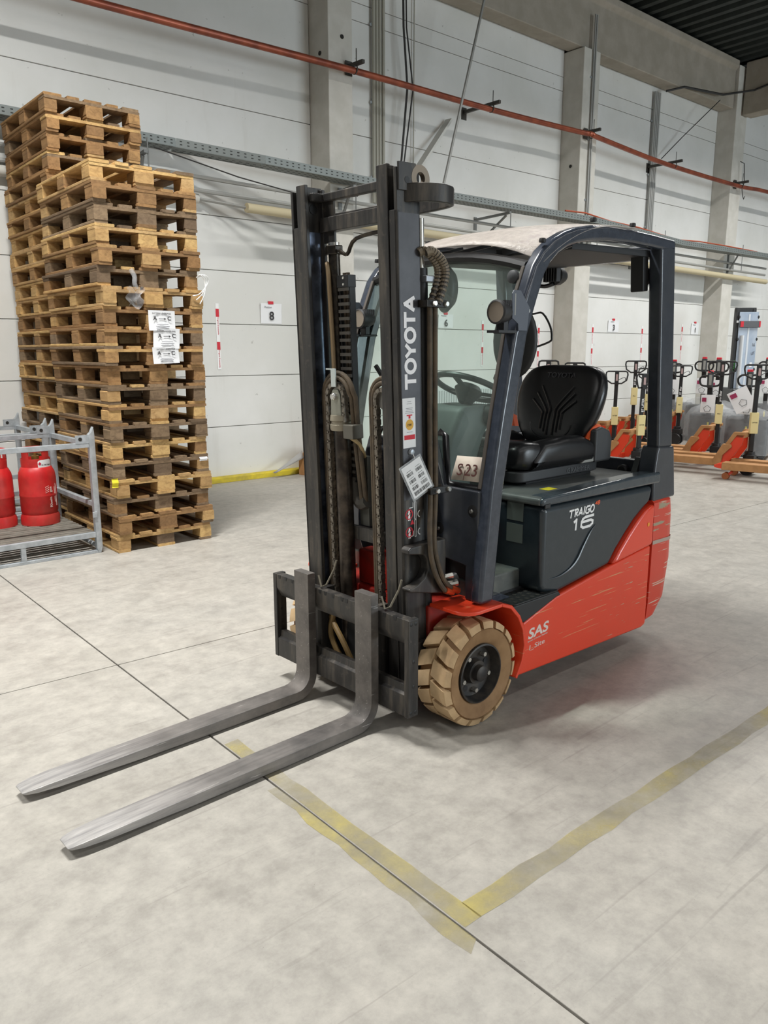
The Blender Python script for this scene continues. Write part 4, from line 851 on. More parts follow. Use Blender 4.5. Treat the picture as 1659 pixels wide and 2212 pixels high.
# near-side top plate, ring and bowed cross member
pl_ = mast('top_plate', MB().box(-.094, -.004, .323, .332, 2.115, 2.212), MAST, bevel=.002)
MB().lathe([(0, .001), (.012, .001), (.012, 0)], mpt(-.045, .3322, 2.152), 'y', 14, caps=False).build('plate_hole', BLACK, pl_)
MB().lathe([(.022, -.011), (.047, -.011), (.047, .011), (.022, .011), (.022, -.011)], mpt(-.115, .322, 2.163), 'y', 28, caps=False).build('lifting_eye', M('worn_steel', (128, 116, 102), .45, .6), pl_)
bow = [(.262, .322), (.245, .350), (.215, .385), (.17, .408), (.125, .413), (.085, .403), (.055, .38), (.038, .34), (.028, .28), (.022, .20), (.020, .10)]
bow = bow + [(x, -y) for x, y in reversed(bow)]
inn = []
for i, p in enumerate(bow):
    a, c = Vector(bow[max(i - 1, 0)]), Vector(bow[min(i + 1, len(bow) - 1)]); t = (c - a).normalized(); n_ = Vector((t.y, -t.x))
    n_ = n_ if n_.dot(Vector((.16, 0)) - Vector(p)) > 0 or abs(p[1]) < .3 and n_.x > 0 else -n_
    inn.append((p[0] + n_.x * .020, p[1] + n_.y * .020))
MB().ribbon(bow, inn, 'z', 2.077, 2.142).build('bowed_cross_member', MAST, FK, bevel=.004, ang=40)
# centre lift cylinder with head, yoke, pulleys
cyx, cyy = -.055, -.104
fc = mast('free_lift_cylinder', MB().cyl((cyx, cyy, .12), (cyx, cyy, 1.215), .036, 20), CYLM)
mast('cylinder_head', MB().lathe([(.0, 1.21), (.05, 1.21), (.053, 1.218), (.053, 1.235), (.047, 1.24), (.047, 1.248), (.053, 1.253), (.05, 1.275), (.0, 1.28)], (cyx, cyy, 0), 'z', 22, caps=False), M('greasy_pale', (150, 142, 124), .4, .3), fc)
mast('sensor_block', MB().box(cyx - .02, cyx + .04, cyy + .05, cyy + .115, 1.180, 1.240), M('block_grey', (100, 97, 88), .5, .3), fc, bevel=.004)
yk = (cyx + .022, cyy + .0, 1.355)
mast('yoke', MB().prism([(yk[1] - .035, 1.272), (yk[1] + .035, 1.272), (yk[1] + .030, 1.36), (yk[1] + .015, 1.385), (yk[1] - .015, 1.385), (yk[1] - .030, 1.36)], 'x', yk[0] - .004, yk[0] + .012), M('yoke_grey', (150, 150, 138), .4, .5), fc, bevel=.004)
mast('yoke_pin', MB().lathe([(0, .03), (.012, .03), (.017, .022), (.017, .008)], yk, 'x', 14, caps=False), CHROME, fc)
def loopset(yc, zc, HR):
    x0 = -.052; CR = HR - .046
    P_ = lambda a, r, x: (x, yc + r * math.cos(a), zc + r * math.sin(a))
    pul = mast('chain_pulley', MB().lathe([(.0, -.012), (.040, -.012), (.043, -.008), (.038, 0), (.043, .008), (.040, .012), (.0, .012)], (x0, yc, zc), 'x', 28, caps=False), M('pulley_grey', (136, 134, 128), .4, .6))
    for k, dx in enumerate((.004, .010)):
        H_ = HR - .0195 * k
        path = [(x0 + dx, yc - H_, .42), (x0 + dx, yc - H_, .9), (x0 + dx, yc - H_, zc)] + [P_(PI - i * PI / 12, H_, x0 + dx) for i in range(1, 12)] + [(x0 + dx - .01, yc + H_, zc), (x0 + dx - .02, yc + H_, 1.20), (x0 + dx - .05, yc + H_, .9)]
        mast('mast_hose', MB().tube(path, .0105, 10), RUBBER)
    # leaf chain: paired plates and pins
    b = MB(); L = []
    z = .42
    while z < zc: L.append((yc - CR, z, 0)); z += .0205
    for i in range(11): a = PI - (i + .3) * PI / 10.5; L.append((yc + CR * math.cos(a), zc + CR * math.sin(a), a - PI / 2 + PI / 2))
    z = zc - .01
    while z > 1.24: L.append((yc + CR, z, 0)); z -= .0205
    for i, (y, z, a) in enumerate(L):
        rot = 0 if a == 0 else (a - PI)
        Mx = Matrix.Translation((x0 + .014, y, z)) @ Matrix.Rotation(rot, 4, 'X')
        wd = .026 if i % 2 else .019
        b.obox(Mx, wd, .017, .0225 if i % 2 else .024); 
        if i % 2 == 0: b.obox(Mx, .033, .007, .007)
    mast('leaf_chain', b, CHAIN, bevel=0)
    cv = MB(); arcp = [P_(PI - i * PI / 10, .052, x0 - .006) for i in range(11)]
    return pul
loopset(-.114, 1.352, .100); loopset(.182, 1.352, .086)
mast('chain_guard', MB().prism([(yk[1] - .018, 1.395), (yk[1] + .012, 1.395), (yk[1] + .012, 1.472), (yk[1] - .05, 1.472), (yk[1] - .05, 1.466), (yk[1] - .018, 1.466)], 'x', -.022, -.016), M('guard_pale', (196, 204, 202), .4, .3), bevel=.001)
# plastic hose carrier behind the cylinder
hc = mast('hose_carrier', MB().box(-.115, -.085, -.128, -.120, .98, 1.80).box(-.115, -.085, -.066, -.058, .98, 1.80), BLACK)
zz = .99
while zz < 1.80:
    mast('carrier_rung', MB().box(-.084, -.076, -.126, -.060, zz, zz + .013), M('rung_grey', (70, 66, 60), .6), hc); zz += .0295
mast('carrier_hoses', MB().cyl((-.10, -.105, .98), (-.10, -.105, 1.86), .009, 8).cyl((-.10, -.085, .98), (-.10, -.085, 1.86), .009, 8), RUBBER, hc)
mast('carrier_top', MB().box(-.118, -.074, -.130, -.056, 1.80, 1.85), BLACK, hc, bevel=.002)
for z in (1.812, 1.838): MB().lathe([(0, .003), (.005, .003), (.006, 0)], mpt(-.074, -.085, z), 'x', 8, caps=False).build('rivet', CHROME, hc)
b = MB(); pr = [(.03, -.12 + .06 * 0, 0)]
mast('carrier_bend', MB().tube(spline([(-.10, -.092, 1.0), (-.10, -.085, .93), (-.10, -.05, .885), (-.10, -.005, .90)], 5), .028, 8), M('rung_grey', (70, 66, 60), .6), hc)
mast('steel_pipe', MB().tube(spline([(-.08, -.185, 1.86), (-.07, -.183, 1.90), (-.065, -.172, 1.88), (-.06, -.160, 1.76), (-.06, -.150, 1.4), (-.06, -.148, .6)], 5), .010, 8), M('pipe_tan', (150, 128, 98), .45, .3))
mast('hose_channel', MB().box(-.135, -.105, -.066, -.005, .785, 1.095), M('channel_grey', (92, 92, 86), .5, .4), bevel=.003)
b = MB()
for k in range(3): b.tube(spline([(-.02, cyy + .10 - .01 * k, 1.19), (-.06, cyy + .11, 1.15), (-.115, -.05 + .012 * k, 1.085)], 5), .007, 6)
mast('sensor_hoses', b, M('cream_hose', (172, 150, 108), .6))
mast('tie_pipe', MB().tube(spline([(-.09, .20, 2.0), (-.08, .0, 1.985), (-.08, -.06, 1.93), (-.09, -.12, 1.95)], 4), .008, 8), GREASE)
mast('rear_cross_pipe', MB().tube([(-.03, .19, .40), (-.03, .19, .26), (-.03, .21, .20), (-.03, .25, .17), (-.03, .26, .14), (-.03, .235, .12)], .006, 8), STEELG)
b = MB(); b.tube(spline([(.0, -.17, .36), (.02, -.12, .33), (.03, -.05, .27), (.02, .0, .18)], 5), .013, 8); b.tube(spline([(.0, -.13, .42), (.03, -.14, .30), (.03, -.08, .20), (.02, -.0, .15)], 5), .013, 8); mast('carriage_hose', b, M('ochre_hose', (120, 96, 56), .6))
# side hoses and clamps
sp_ = spline([(.190, .325, 1.905), (.165, .335, 1.912), (.125, .345, 1.885), (.103, .348, 1.845), (.112, .348, 1.79), (.140, .345, 1.72)], 8)
for k, dy in enumerate((.0, .022)):
    b = MB().tube([p + Vector((-.012 * k - .004 * k, dy, 0)) for p in sp_], .014, 10); h_ = b.build('spiral_hose', M('hose_sleeve', (60, 56, 50), .5), FK)
    q = MB()
    for i in range(2, len(sp_) - 1, 2):
        t_ = (sp_[i + 1] - sp_[i - 1]).normalized(); c = sp_[i] + Vector((-.016 * k, dy, 0)); q.tube([c - t_ * .004, c + t_ * .004], .0165, 10)
    q.build('spiral_wrap', M('wrap_tan', (120, 108, 90), .4), h_)
for k in (0, 1):
    p_ = [(.146 - .024 * k, .345 + .006 * k, 1.72), (.139 - .024 * k, .345 + .006 * k, 1.30), (.134 - .024 * k, .348 + .006 * k, 1.0), (.178 - .024 * k, .392, .80), (.168 - .030 * k, .40, .70), (.125 - .03 * k, .395, .62), (.075 - .035 * k, .39, .568 + .008 * k), (.03 - .035 * k, .385, .555 + .006 * k)]
    MB().tube(spline(p_, 6), .0105, 10).build('side_hose', RUBBER, FK)
    MB().cyl((.085 - .035 * k, .392, .577), (.035 - .035 * k, .386, .556), .0145, 10).build('hose_ferrule', M('ferrule_orange', (214, 92, 52), .35, .4), FK)
for zc, x0 in ((1.72, .188), (.995, .158)):
    cl = MB().box(x0 - .108, x0, .318, .332, zc - .014, zc + .014).build('hose_clamp', GREASE, FK, bevel=.003)
    MB().box(x0 - .108, x0, .364, .374, zc - .014, zc + .014).build('clamp_plate', BLACK, cl, bevel=.003)
    for dx in (.035, .10): MB().lathe([(0, .012), (.009, .012), (.0105, .008), (.0105, 0)], (x0 - dx, .374, zc), 'y', 8, caps=False).build('clamp_bolt', CHROME, cl)
    MB().box(x0 - .02, x0, .318, .374, zc - .012, zc + .012).build('clamp_arm', GREASE, cl)
MB().box(.085, .165, .30, .345, 1.80, 1.825).build('hose_bracket', M('zinc_grey', (150, 152, 156), .35, .6), FK, bevel=.004)
for s in (1, -1):
    br = [(.278, .772), (.262, .784), (.06, .79), (.06, .555), (.165, .575), (.268, .600), (.272, .612), (.225, .622), (.185, .645), (.165, .675), (.168, .715), (.19, .742), (.275, .756)]
    if s < 0: br = [(min(x, .17), z) for x, z in br[:4]] + [(.06, .555), (.165, .575)]
    MB().prism(br, 'y', s * .324, s * .372).build('tilt_bracket', MAST, FK, bevel=.006)
    mast('rail_foot', MB().box(-.12, -.01, s * .324 if s > 0 else -.345, .345 if s > 0 else -.324, .10, .36), MAST, bevel=.004)
# ---- carriage
ca = MB().prism([(.298, .515), (.340, .515), (.340, .450), (.316, .405), (.298, .405)], 'y', -.455, .415).build('carriage_top_bar', MAST, FK, bevel=.002)
nt = MB()
for y in (-.43, -.38, -.33, -.12, -.085, -.03, .03, .06, .12, .30, .36): nt.prism([(y - .010, .5155), (y + .010, .5155), (y + .006, .498), (y - .006, .498)], 'x', .338, .3412)
nt.build('locking_notches', BLACK, ca)
MB().prism([(.298, .235), (.322, .235), (.326, .206), (.340, .198), (.340, .108), (.298, .108)], 'y', -.455, .415).build('carriage_bottom_bar', MAST, FK, bevel=.002)
for (a, b_) in ((-.482, -.455), (.415, .440)):
    ep = MB().box(.285, .342, a, b_, .105, .517).build('carriage_end_plate', MAST, FK, bevel=.004)
    for (hx, hz) in ((.327, .497), (.302, .497), (.313, .34), (.313, .235), (.327, .125), (.302, .125)): MB().lathe([(.0, .001), (.005, .001), (.008, 0)], (hx, b_ + .0005, hz), 'y', 10, caps=False).build('bolt_hole', BLACK, ep)
for y in (-.20, .16): MB().box(.215, .298, y, y + .03, .12, .50).build('roller_bracket', MAST, FK, bevel=.003)
MB().box(.20, .215, -.20, .20, .14, .36).build('carriage_back', BLACK, FK)
for y in (-.14, .275):
    MB().tube([(.32, y - .015, .57), (.325, y + .01, .525), (.305, y + .02, .53), (.27, y + .035, .60), (.262, y + .042, .64)], .0045, 6).build('fork_lock_lever', M('lever_dusty', (120, 114, 100), .6, .2), FK)
# ---- forks
def fork(yc, lab):
    prof_t = [(.380, .585), (.380, .16)] + arc(.450, .122, .07, 180, 270, 6) + [(.80, .051), (1.20, .047), (1.50, .043), (1.575, .040), (1.612, .036), (1.622, .033)]
    prof_b = [(.340, .585), (.340, .16)] + arc(.450, .118, .11, 180, 270, 6) + [(.80, .006), (1.20, .009), (1.50, .018), (1.575, .022), (1.612, .026), (1.622, .030)]
    hw = [.051, .051] + [.051] * 7 + [.051, .051, .051, .047, .040, .034]
    rings = [[(t[0], yc - h, t[1]), (t[0], yc + h, t[1]), (b_[0], yc + h, b_[1]), (b_[0], yc - h, b_[1])] for t, b_, h in zip(prof_t, prof_b, hw)]
    return MB().loft(rings).build('fork', FORK, FK, bevel=.004, ang=28, label=lab)
fork(.212, 'bare steel fork nearer the camera'); fork(-.206, 'bare steel fork further from the camera')
# ---- lettering and stickers
YD = .3237
def mdec(nm, x0, x1, z0, z1, m, y=YD, th=.0006): return mast(nm, MB().box(x0, x1, y, y + th, z0, z1), m)
mast('label_panel', MB().box(-.112, -.006, .323, .3234, .965, 2.04), M('mast_panel_grey', (62, 62, 66), .42, .2, (74, 74, 78), 10))
GL = dict(T=[[(0, 1), (1, 1)], [(.5, 1), (.5, 0)]], Y=[[(0, 1), (.5, .46)], [(1, 1), (.5, .46)], [(.5, .46), (.5, 0)]], A=[[(0, 0), (.5, 1), (1, 0)], [(.2, .28), (.8, .28)]],
          R=[[(.02, 1), (.8, 1), (1, .82), (.85, .52), (.42, .5), (1, 0)], [(.3, .8), (.3, 0)]], I=[[(.5, 1), (.5, 0)]], G=[[(1, 1), (.3, 1), (0, .78), (0, .22), (.25, 0), (.8, 0), (1, .2), (1, .5), (.55, .5)]],
          O=[[(.5 + .5 * math.cos(a), .5 + .5 * math.sin(a)) for a in [i * PI / 14 for i in range(29)]]])
GL['1'] = [[(.15, .8), (.6, 1), (.6, 0)]]; GL['6'] = [[(1, 1), (.3, 1), (.08, .86), (.0, .6), (.0, .2), (.2, 0), (.8, 0), (1, .2), (1, .42), (.8, .58), (.0, .58)]]; GL['4'] = [[(.8, 0), (.8, 1), (0, .35), (1, .35)]]; GL['8'] = [[(.5, .52), (.1, .62), (.1, .9), (.3, 1), (.7, 1), (.9, .9), (.9, .62), (.5, .52), (0, .4), (0, .12), (.2, 0), (.8, 0), (1, .12), (1, .4), (.5, .52)]]
def strokes(word, wid, hgt, th, m, origin, right, up, gap=.25, widths=None, shear=0., parent=FK):
    R = Vector(right).normalized(); U = Vector(up).normalized(); N = R.cross(U); ws = [(widths or {}).get(ch, 1.) for ch in word]
    unit = (wid - th) / (sum(ws) + gap * (len(word) - 1)); x = th / 2; b = MB()
    for ch, w_ in zip(word, ws):
        for st_ in GL[ch]:
            P2 = [Vector((x + px * unit * w_ + shear * (py * hgt), th / 2 + py * (hgt - th))) for px, py in st_]
            for i in range(len(P2) - 1):
                d = P2[i + 1] - P2[i]; L = d.length; d.normalize(); n = Vector((-d.y, d.x)); e0 = .5 * th if i > 0 else (.5 * th if abs(d.x) > .95 else .0 if len(P2) > 2 else .5 * th * (abs(d.x) > .95 or abs(d.y) > .95)); e1 = .5 * th if i == 0 or i < len(P2) - 2 else .2 * th
                e0 = min(e0, .5 * th); q = [P2[i] - d * e0 * .9 + n * th / 2, P2[i] - d * e0 * .9 - n * th / 2, P2[i + 1] + d * e1 * .6 - n * th / 2, P2[i + 1] + d * e1 * .6 + n * th / 2]
                b.add([Vector(origin) + R * p.x + U * p.y + N * (.0007 + len(b.f) * 1.5e-5) for p in q], [(0, 1, 2, 3)])
        x += (w_ + gap) * unit
    o = b.build('lettering', m, parent, recalc=False, smooth=False); return o
Ru = MM.to_3x3() @ Vector((0, 0, 1)); Uu = MM.to_3x3() @ Vector((1, 0, 0))
strokes('TOYOTA', .350, .064, .0145, M('silver_print', (240, 239, 240), .5), mpt(-.085, YD, 1.397), Ru, Uu, gap=.22)
mdec('ribbon_sticker', -.074, -.006, 1.172, 1.365, PAPER)
mast('medal_print', MB().lathe([(0, .0005), (.021, .0005), (.021, 0)], (-.042, YD + .0006, 1.262), 'y', 24, caps=False), GOLD)
text('LVW', .016, INK, FK, mpt(-.030, YD + .0014, 1.256), -Uu, Ru, fit=(.022, .01))
mdec('medal_ribbon', -.057, -.027, 1.296, 1.301, REDP, YD + .0006); mdec('medal_ribbon', -.047, -.037, 1.286, 1.296, REDP, YD + .0006)
mdec('red_bar', -.070, -.012, 1.204, 1.222, REDP, YD + .0006)
for (z, w_) in ((1.350, .02), (1.342, .026), (1.325, .036), (1.319, .03), (1.313, .04), (1.307, .046), (1.232, .03)): mdec('print_line', -.042 - w_ / 2, -.042 + w_ / 2, z, z + .0016, M('ink_grey', (130, 130, 134), .7), YD + .0006)
for zc in (.905, .832):
    mast('prohibition_ring', MB().lathe([(.017, 0), (.021, 0), (.021, .0008), (.017, .0008), (.017, 0)], (-.030, YD, zc), 'y', 24, caps=False), REDP)
    f_ = MB(); f_.lathe([(0, .0006), (.0045, .0006)], (-.030, YD, zc + .012), 'y', 10, caps=False); f_.prism([(-.036, zc + .008), (-.024, zc + .008), (-.025, zc - .008), (-.024, zc - .026), (-.029, zc - .026), (-.030, zc - .010), (-.032, zc - .026), (-.037, zc - .026), (-.035, zc - .008)], 'y', YD, YD + .0006)
    mast('person_symbol', f_, WHITE)
    mast('slash', MB().beam((-.016, YD + .0006, zc - .012), (-.044, YD + .0006, zc + .012), .0012, .003), REDP)
    g_ = MB()
    g_.box(-.062, -.059, YD, YD + .0006, zc - .022, zc + .045); g_.box(-.070, -.068, YD, YD + .0006, zc - .022, zc + .045); g_.box(-.07, -.059, YD, YD + .0006, zc - .024, zc - .022); g_.box(-.07, -.059, YD, YD + .0006, zc + .045, zc + .047)
    zf = zc + .024 if zc > .87 else zc - .02
    g_.box(-.054, -.032, YD, YD + .0006, zf, zf + .003); g_.box(-.054, -.051, YD, YD + .0006, zf, zf + .022)
    g_.lathe([(.011, 0), (.015, 0), (.015, .0006), (.011, .0006), (.011, 0)], (-.092, YD, zc - .006), 'y', 12, PI * -.45, PI * .45, False)
    mast('truck_symbol', g_, WHITE)
mast('warning_triangle', MB().prism([(-.036, .862), (-.058, .862), (-.047, .882)], 'y', YD, YD + .0006), REDP)
strokes('TRAIGO', .205, .040, .0085, WHITE, (-.573, .5278, .800), (-1, 0, .03), (0, 0, 1), gap=.3, widths={'I': .3}, shear=.16)
strokes('48', .040, .020, .0045, M('print_orange', (226, 92, 40), .5), (-.784, .5278, .836), (-1, 0, .03), (0, 0, 1), gap=.35, shear=.16)
strokes('16', .176, .060, .0125, WHITE, (-.600, .5278, .734), (-1, 0, .03), (0, 0, 1), gap=.25, widths={'1': .5}, shear=.08)
SL = M('print_pale', (222, 208, 200), .5)
text('SAS', .06, SL, FK, (-.300, .5326, .298), (-1, 0, .06), (-.2, 0, 1), fit=(.145, .050), bold=.0015); text('System of Active Stability', .012, SL, FK, (-.300, .5326, .284), (-1, 0, .06), (0, 0, 1), fit=(.145, .009)); text('I_Site', .03, SL, FK, (-.312, .5326, .243), (-1, 0, .06), (-.15, 0, 1), fit=(.112, .026))
# hanging barcode card in its clear sleeve, on a magnet
tg = empty('barcode_card', (0, 0, 0), 0, 'white barcode card in a clear sleeve hanging on the mast side', 'card'); tg.location = FK.location; tg.rotation_euler = FK.rotation_euler
O_ = Vector((.2125, .350, 1.056)); tr = Vector((-.100, .012, .052)).normalized(); tu = Vector((.052, -.01, .135)); tu = (tu - tr * tu.dot(tr)).normalized()
CM = Matrix((tr, tu, tr.cross(tu))).transposed().to_4x4(); CM.translation = O_
MB().box(-.058, .058, -.078, .076, -.0025, .0005).build('sleeve', CLEAR, tg, M=CM); MB().box(-.050, .050, -.070, .068, -.0004, .0008).build('card', PAPER, tg, M=CM)
bc = MB(); rb_ = random.Random(5)
def bars(x0, x1, y0, y1):
    x = x0
    while x < x1: w_ = rb_.choice((.0012, .002, .003)); bc.box(x, min(x + w_, x1), y0, y1, .0009, .0012); x += w_ + rb_.choice((.001, .0016, .0024))
for cx in (-.040, .008):
    for r_ in range(3):
        if cx > 0 or r_ < 3: bars(cx, cx + .032, .022 - r_ * .030, .036 - r_ * .030)
        bc.box(cx + .004, cx + .028, .042 - r_ * .030, .0435 - r_ * .030, .0009, .0012)
bars(-.040, .042, -.062, -.046); bc.build('barcodes', INK, tg, M=CM)
MB().lathe([(0, .012), (.010, .011), (.013, .006), (.013, 0)], mpt(-.046, .3236, 1.155), 'y', 16, caps=False).build('magnet', M('magnet_grey', (166, 172, 178), .35, .3), tg)
MB().tube([mpt(-.046, .338, 1.145), mpt(-.050, .345, 1.12)], .0015, 5).build('wire_loop', CHROME, tg)
# ------------------------------------------------------------------ hand pallet trucks and powered trucks at the wall
def jack(loc, rz, hz, label, card=True, tagz=.62, text_='', s=1.0, loopw=.26, paper_=None, turn=0.):
    """local: forks point +y, handle at y<0; origin between the steer wheels on the floor"""
    e = empty('pallet_truck', (loc[0], loc[1], 0), rz, label, 'pallet truck', 'hand pallet trucks parked by the wall')
    lift = .10
    for sx in (-1, 1):
        x = sx * .19
        b = MB().prism([(.25, .10 + lift), (1.36, .10 + lift), (1.42, .075 + lift), (1.42, .05 + lift), (1.36, .035 + lift), (.25, .03 + lift)], 'x', x - .08, x + .08)
        b.build('fork', JACKR, e, bevel=.006)
        if card:
            b = MB().box(x - .086, x + .086, .30, 1.33, .022 + lift, .112 + lift); b.build('fork_wrap', CARDB, e, bevel=.004, seg=1)
            MB().prism([(.16, .30 + lift), (.26, .30 + lift), (.36, .11 + lift), (.36, .03 + lift), (.27, .03 + lift), (.25, .16 + lift), (.15, .27 + lift)], 'x', x + sx * .06 - .035, x + sx * .06 + .035).build('brace_wrap', CARDB, e, bevel=.004, seg=1)
        MB().prism([(.02, .42 + lift), (.12, .42 + lift), (.30, .10 + lift), (.30, .04 + lift), (.20, .04 + lift), (.04, .30 + lift)], 'x', x + sx * .05 - .02, x + sx * .05 + .02).build('brace', JACKR, e, bevel=.004, seg=1)
        if card: MB().prism([(.0, .455 + lift), (.14, .455 + lift), (.345, .11 + lift), (.30, .11 + lift), (.10, .42 + lift), (.0, .42 + lift)], 'x', x + sx * .05 - .032, x + sx * .05 + .032).build('brace_wrap', CARDB, e, bevel=.003, seg=1)
        b = MB(); b.beam((x, 1.22, .10), (x, 1.28, .045), .05, .03); b.build('roller_arm', JACKR, e, bevel=.005)
        MB().lathe([(.0, -.04), (.041, -.04), (.043, -.03), (.043, .03), (.041, .04), (.0, .04)], (x, 1.29, .043), 'x', 16, caps=False).build('load_roller', M('roller_brown', (150, 84, 44), .5), e)
        MB().lathe([(.0, -.025), (.09, -.025), (.095, -.015), (.095, .015), (.09, .025), (.0, .025)], (sx * .07, 0, .095), 'x', 20, caps=False).build('steer_wheel', BLACK, e)
    MB().box(-.26, .26, .02, .12, .38 + lift, .44 + lift).build('head_plate', JACKR if not card else CARDB, e, bevel=.01)
    b = MB(); b.cyl((0, 0, .06), (0, 0, .30), .06, 14); b.cyl((0, -.01, .28), (0, -.01, .52), .032, 12); b.box(-.07, .07, -.07, .06, .17, .26); b.build('pump', BLACK, e, bevel=.008)
    MB().cyl((.055, .03, .26), (.055, .03, .5), .017, 10).build('piston_rod', CHROME, e)
    TR = Matrix.Rotation(-.95 - rz + turn, 4, 'Z')
    b = MB().beam((0, -.03, .30), (0, -.06, hz - .10), .052, .036, (0, 1, 0)); b.build('handle_bar', BLACK, e, bevel=.006, M=TR)
    w2 = loopw / 2; zt = hz; y0 = -.065
    pts = [(-.02, y0, zt - .17), (-.07, y0 - .01, zt - .17), (-w2 + .015, y0 - .01, zt - .125), (-w2, y0 - .01, zt - .05), (-w2 + .006, y0 - .01, zt - .012), (-w2 + .03, y0 - .01, zt), (w2 - .03, y0 - .01, zt), (w2 - .006, y0 - .01, zt - .012), (w2, y0 - .01, zt - .05), (w2 - .015, y0 - .01, zt - .125), (.07, y0 - .01, zt - .17), (.02, y0, zt - .17)]
    MB().tube(pts, .011, 8).build('grip_loop', BLACK, e, M=TR)
    MB().box(-.028, .028, y0 - .03, y0 + .012, zt - .19, zt + .004).build('grip_stem', BLACK, e, bevel=.005, M=TR)
    MB().box(-.014, .014, y0 - .034, y0 - .03, zt - .13, zt - .04).build('grip_sticker', M('sticker_pink', (176, 150, 148), .6), e, M=TR)
    MB().tube(spline([(.0, y0 - .03, zt - .14), (.06, y0 - .03, zt - .10), (.11, y0 - .01, zt - .085), (.12, y0, zt - .12)], 4), .005, 6).build('release_lever', M('lever_grey', (70, 72, 74), .4), e, M=TR)
    if tagz:
        MB().box(-.046, .046, -.09, -.02, tagz - .13, tagz + .13).build('card_tag', TAGY, e, bevel=.004, seg=1, M=TR)
        text('LIFTER' if not text_ else text_.split()[-1], .022, INK, e, TR @ Vector((.0, -.0915, tagz)), TR.to_3x3() @ Vector((1, 0, 0)), (0, 0, 1), align='CENTER')
    if text_: text(text_, .04, WHITE, e, TR @ Vector((.013, -.0795, tagz + .17)), (0, 0, 1), TR.to_3x3() @ Vector((-1, 0, 0)), bold=.0006)
    if paper_:
        for (px, py, pz, sw, sh_, rt, mm) in paper_:
            q = MB().grid(lambda u, v: ((u - .5) * sw, -.02 - .03 * u * v, -v * sh_), 3, 3); q.xf(TR @ Matrix.Translation((px, py, pz)) @ Matrix.Rotation(rt, 4, 'Y')); q.build('hang_tag', mm, e, recalc=False)
            m2 = TR @ Matrix.Translation((px, py, pz)) @ Matrix.Rotation(rt, 4, 'Y')
            MB().box(-sw * .42, -sw * .1, -.046, -.044, -sh_ * .3, -sh_ * .1).xf(m2).build('tag_print', M('print_magenta', (150, 40, 80), .6), e)
            MB().tube([m2 @ Vector((a, -.052, -sh_ * .6 + b)) for a, b in ((-.05, 0), (0, .04), (.05, 0), (.03, -.05), (-.03, -.05))], .004, 5, closed=True).build('tag_icon', INK, e)
    return e
Y21 = .20
jack((9.75, 3.25), Y21, 1.38, 'hand pallet truck whose card-wrapped forks enter from the right picture edge, nearest', tagz=.66, loopw=.34)
jack((9.85, 4.46), Y21, 1.372, 'hand pallet truck with card-wrapped forks at the right picture edge', tagz=.66, loopw=.34, text_='', turn=.1)
jack((10.40, 5.18), Y21, 1.40, 'hand pallet truck with white pro lifter lettering on its handle bar', tagz=.70, text_='pro lifter', loopw=.35, paper_=[(.19, -.08, 1.03, .26, .30, -.5, PAPER)], turn=-.1)
jack((12.24, 6.79), Y21 - .05, 1.30, 'hand pallet truck with lettered bar just right of the rear pillar', tagz=.66, text_='BT lifter', loopw=.32)
jack((9.10, 5.58), Y21, 1.25, 'hand pallet truck with yellow card tag just left of the rear pillar, low grip', tagz=.60, text_='BT LIFTER', loopw=.20, turn=.3)
jack((9.93, 6.50), Y21, 1.255, 'hand pallet truck with square grip loop right of the seat backrest', tagz=.62, loopw=.30)
jack((10.79, 6.74), Y21, 1.39, 'tallest hand pallet truck left of the rear pillar, far row', tagz=.86, text_='BT lifter', loopw=.30)
jack((11.38, 6.87), Y21, 1.267, 'hand pallet truck half hidden behind the rear pillar', tagz=.74, text_='BT lifter', loopw=.31)
jack((7.64, 5.94), Y21, 1.43, 'hand pallet truck seen over the seat backrest, left one', tagz=.6, loopw=.23)
jack((8.38, 6.10), Y21, 1.394, 'hand pallet truck seen over the seat backrest, right one', tagz=.6, loopw=.25)
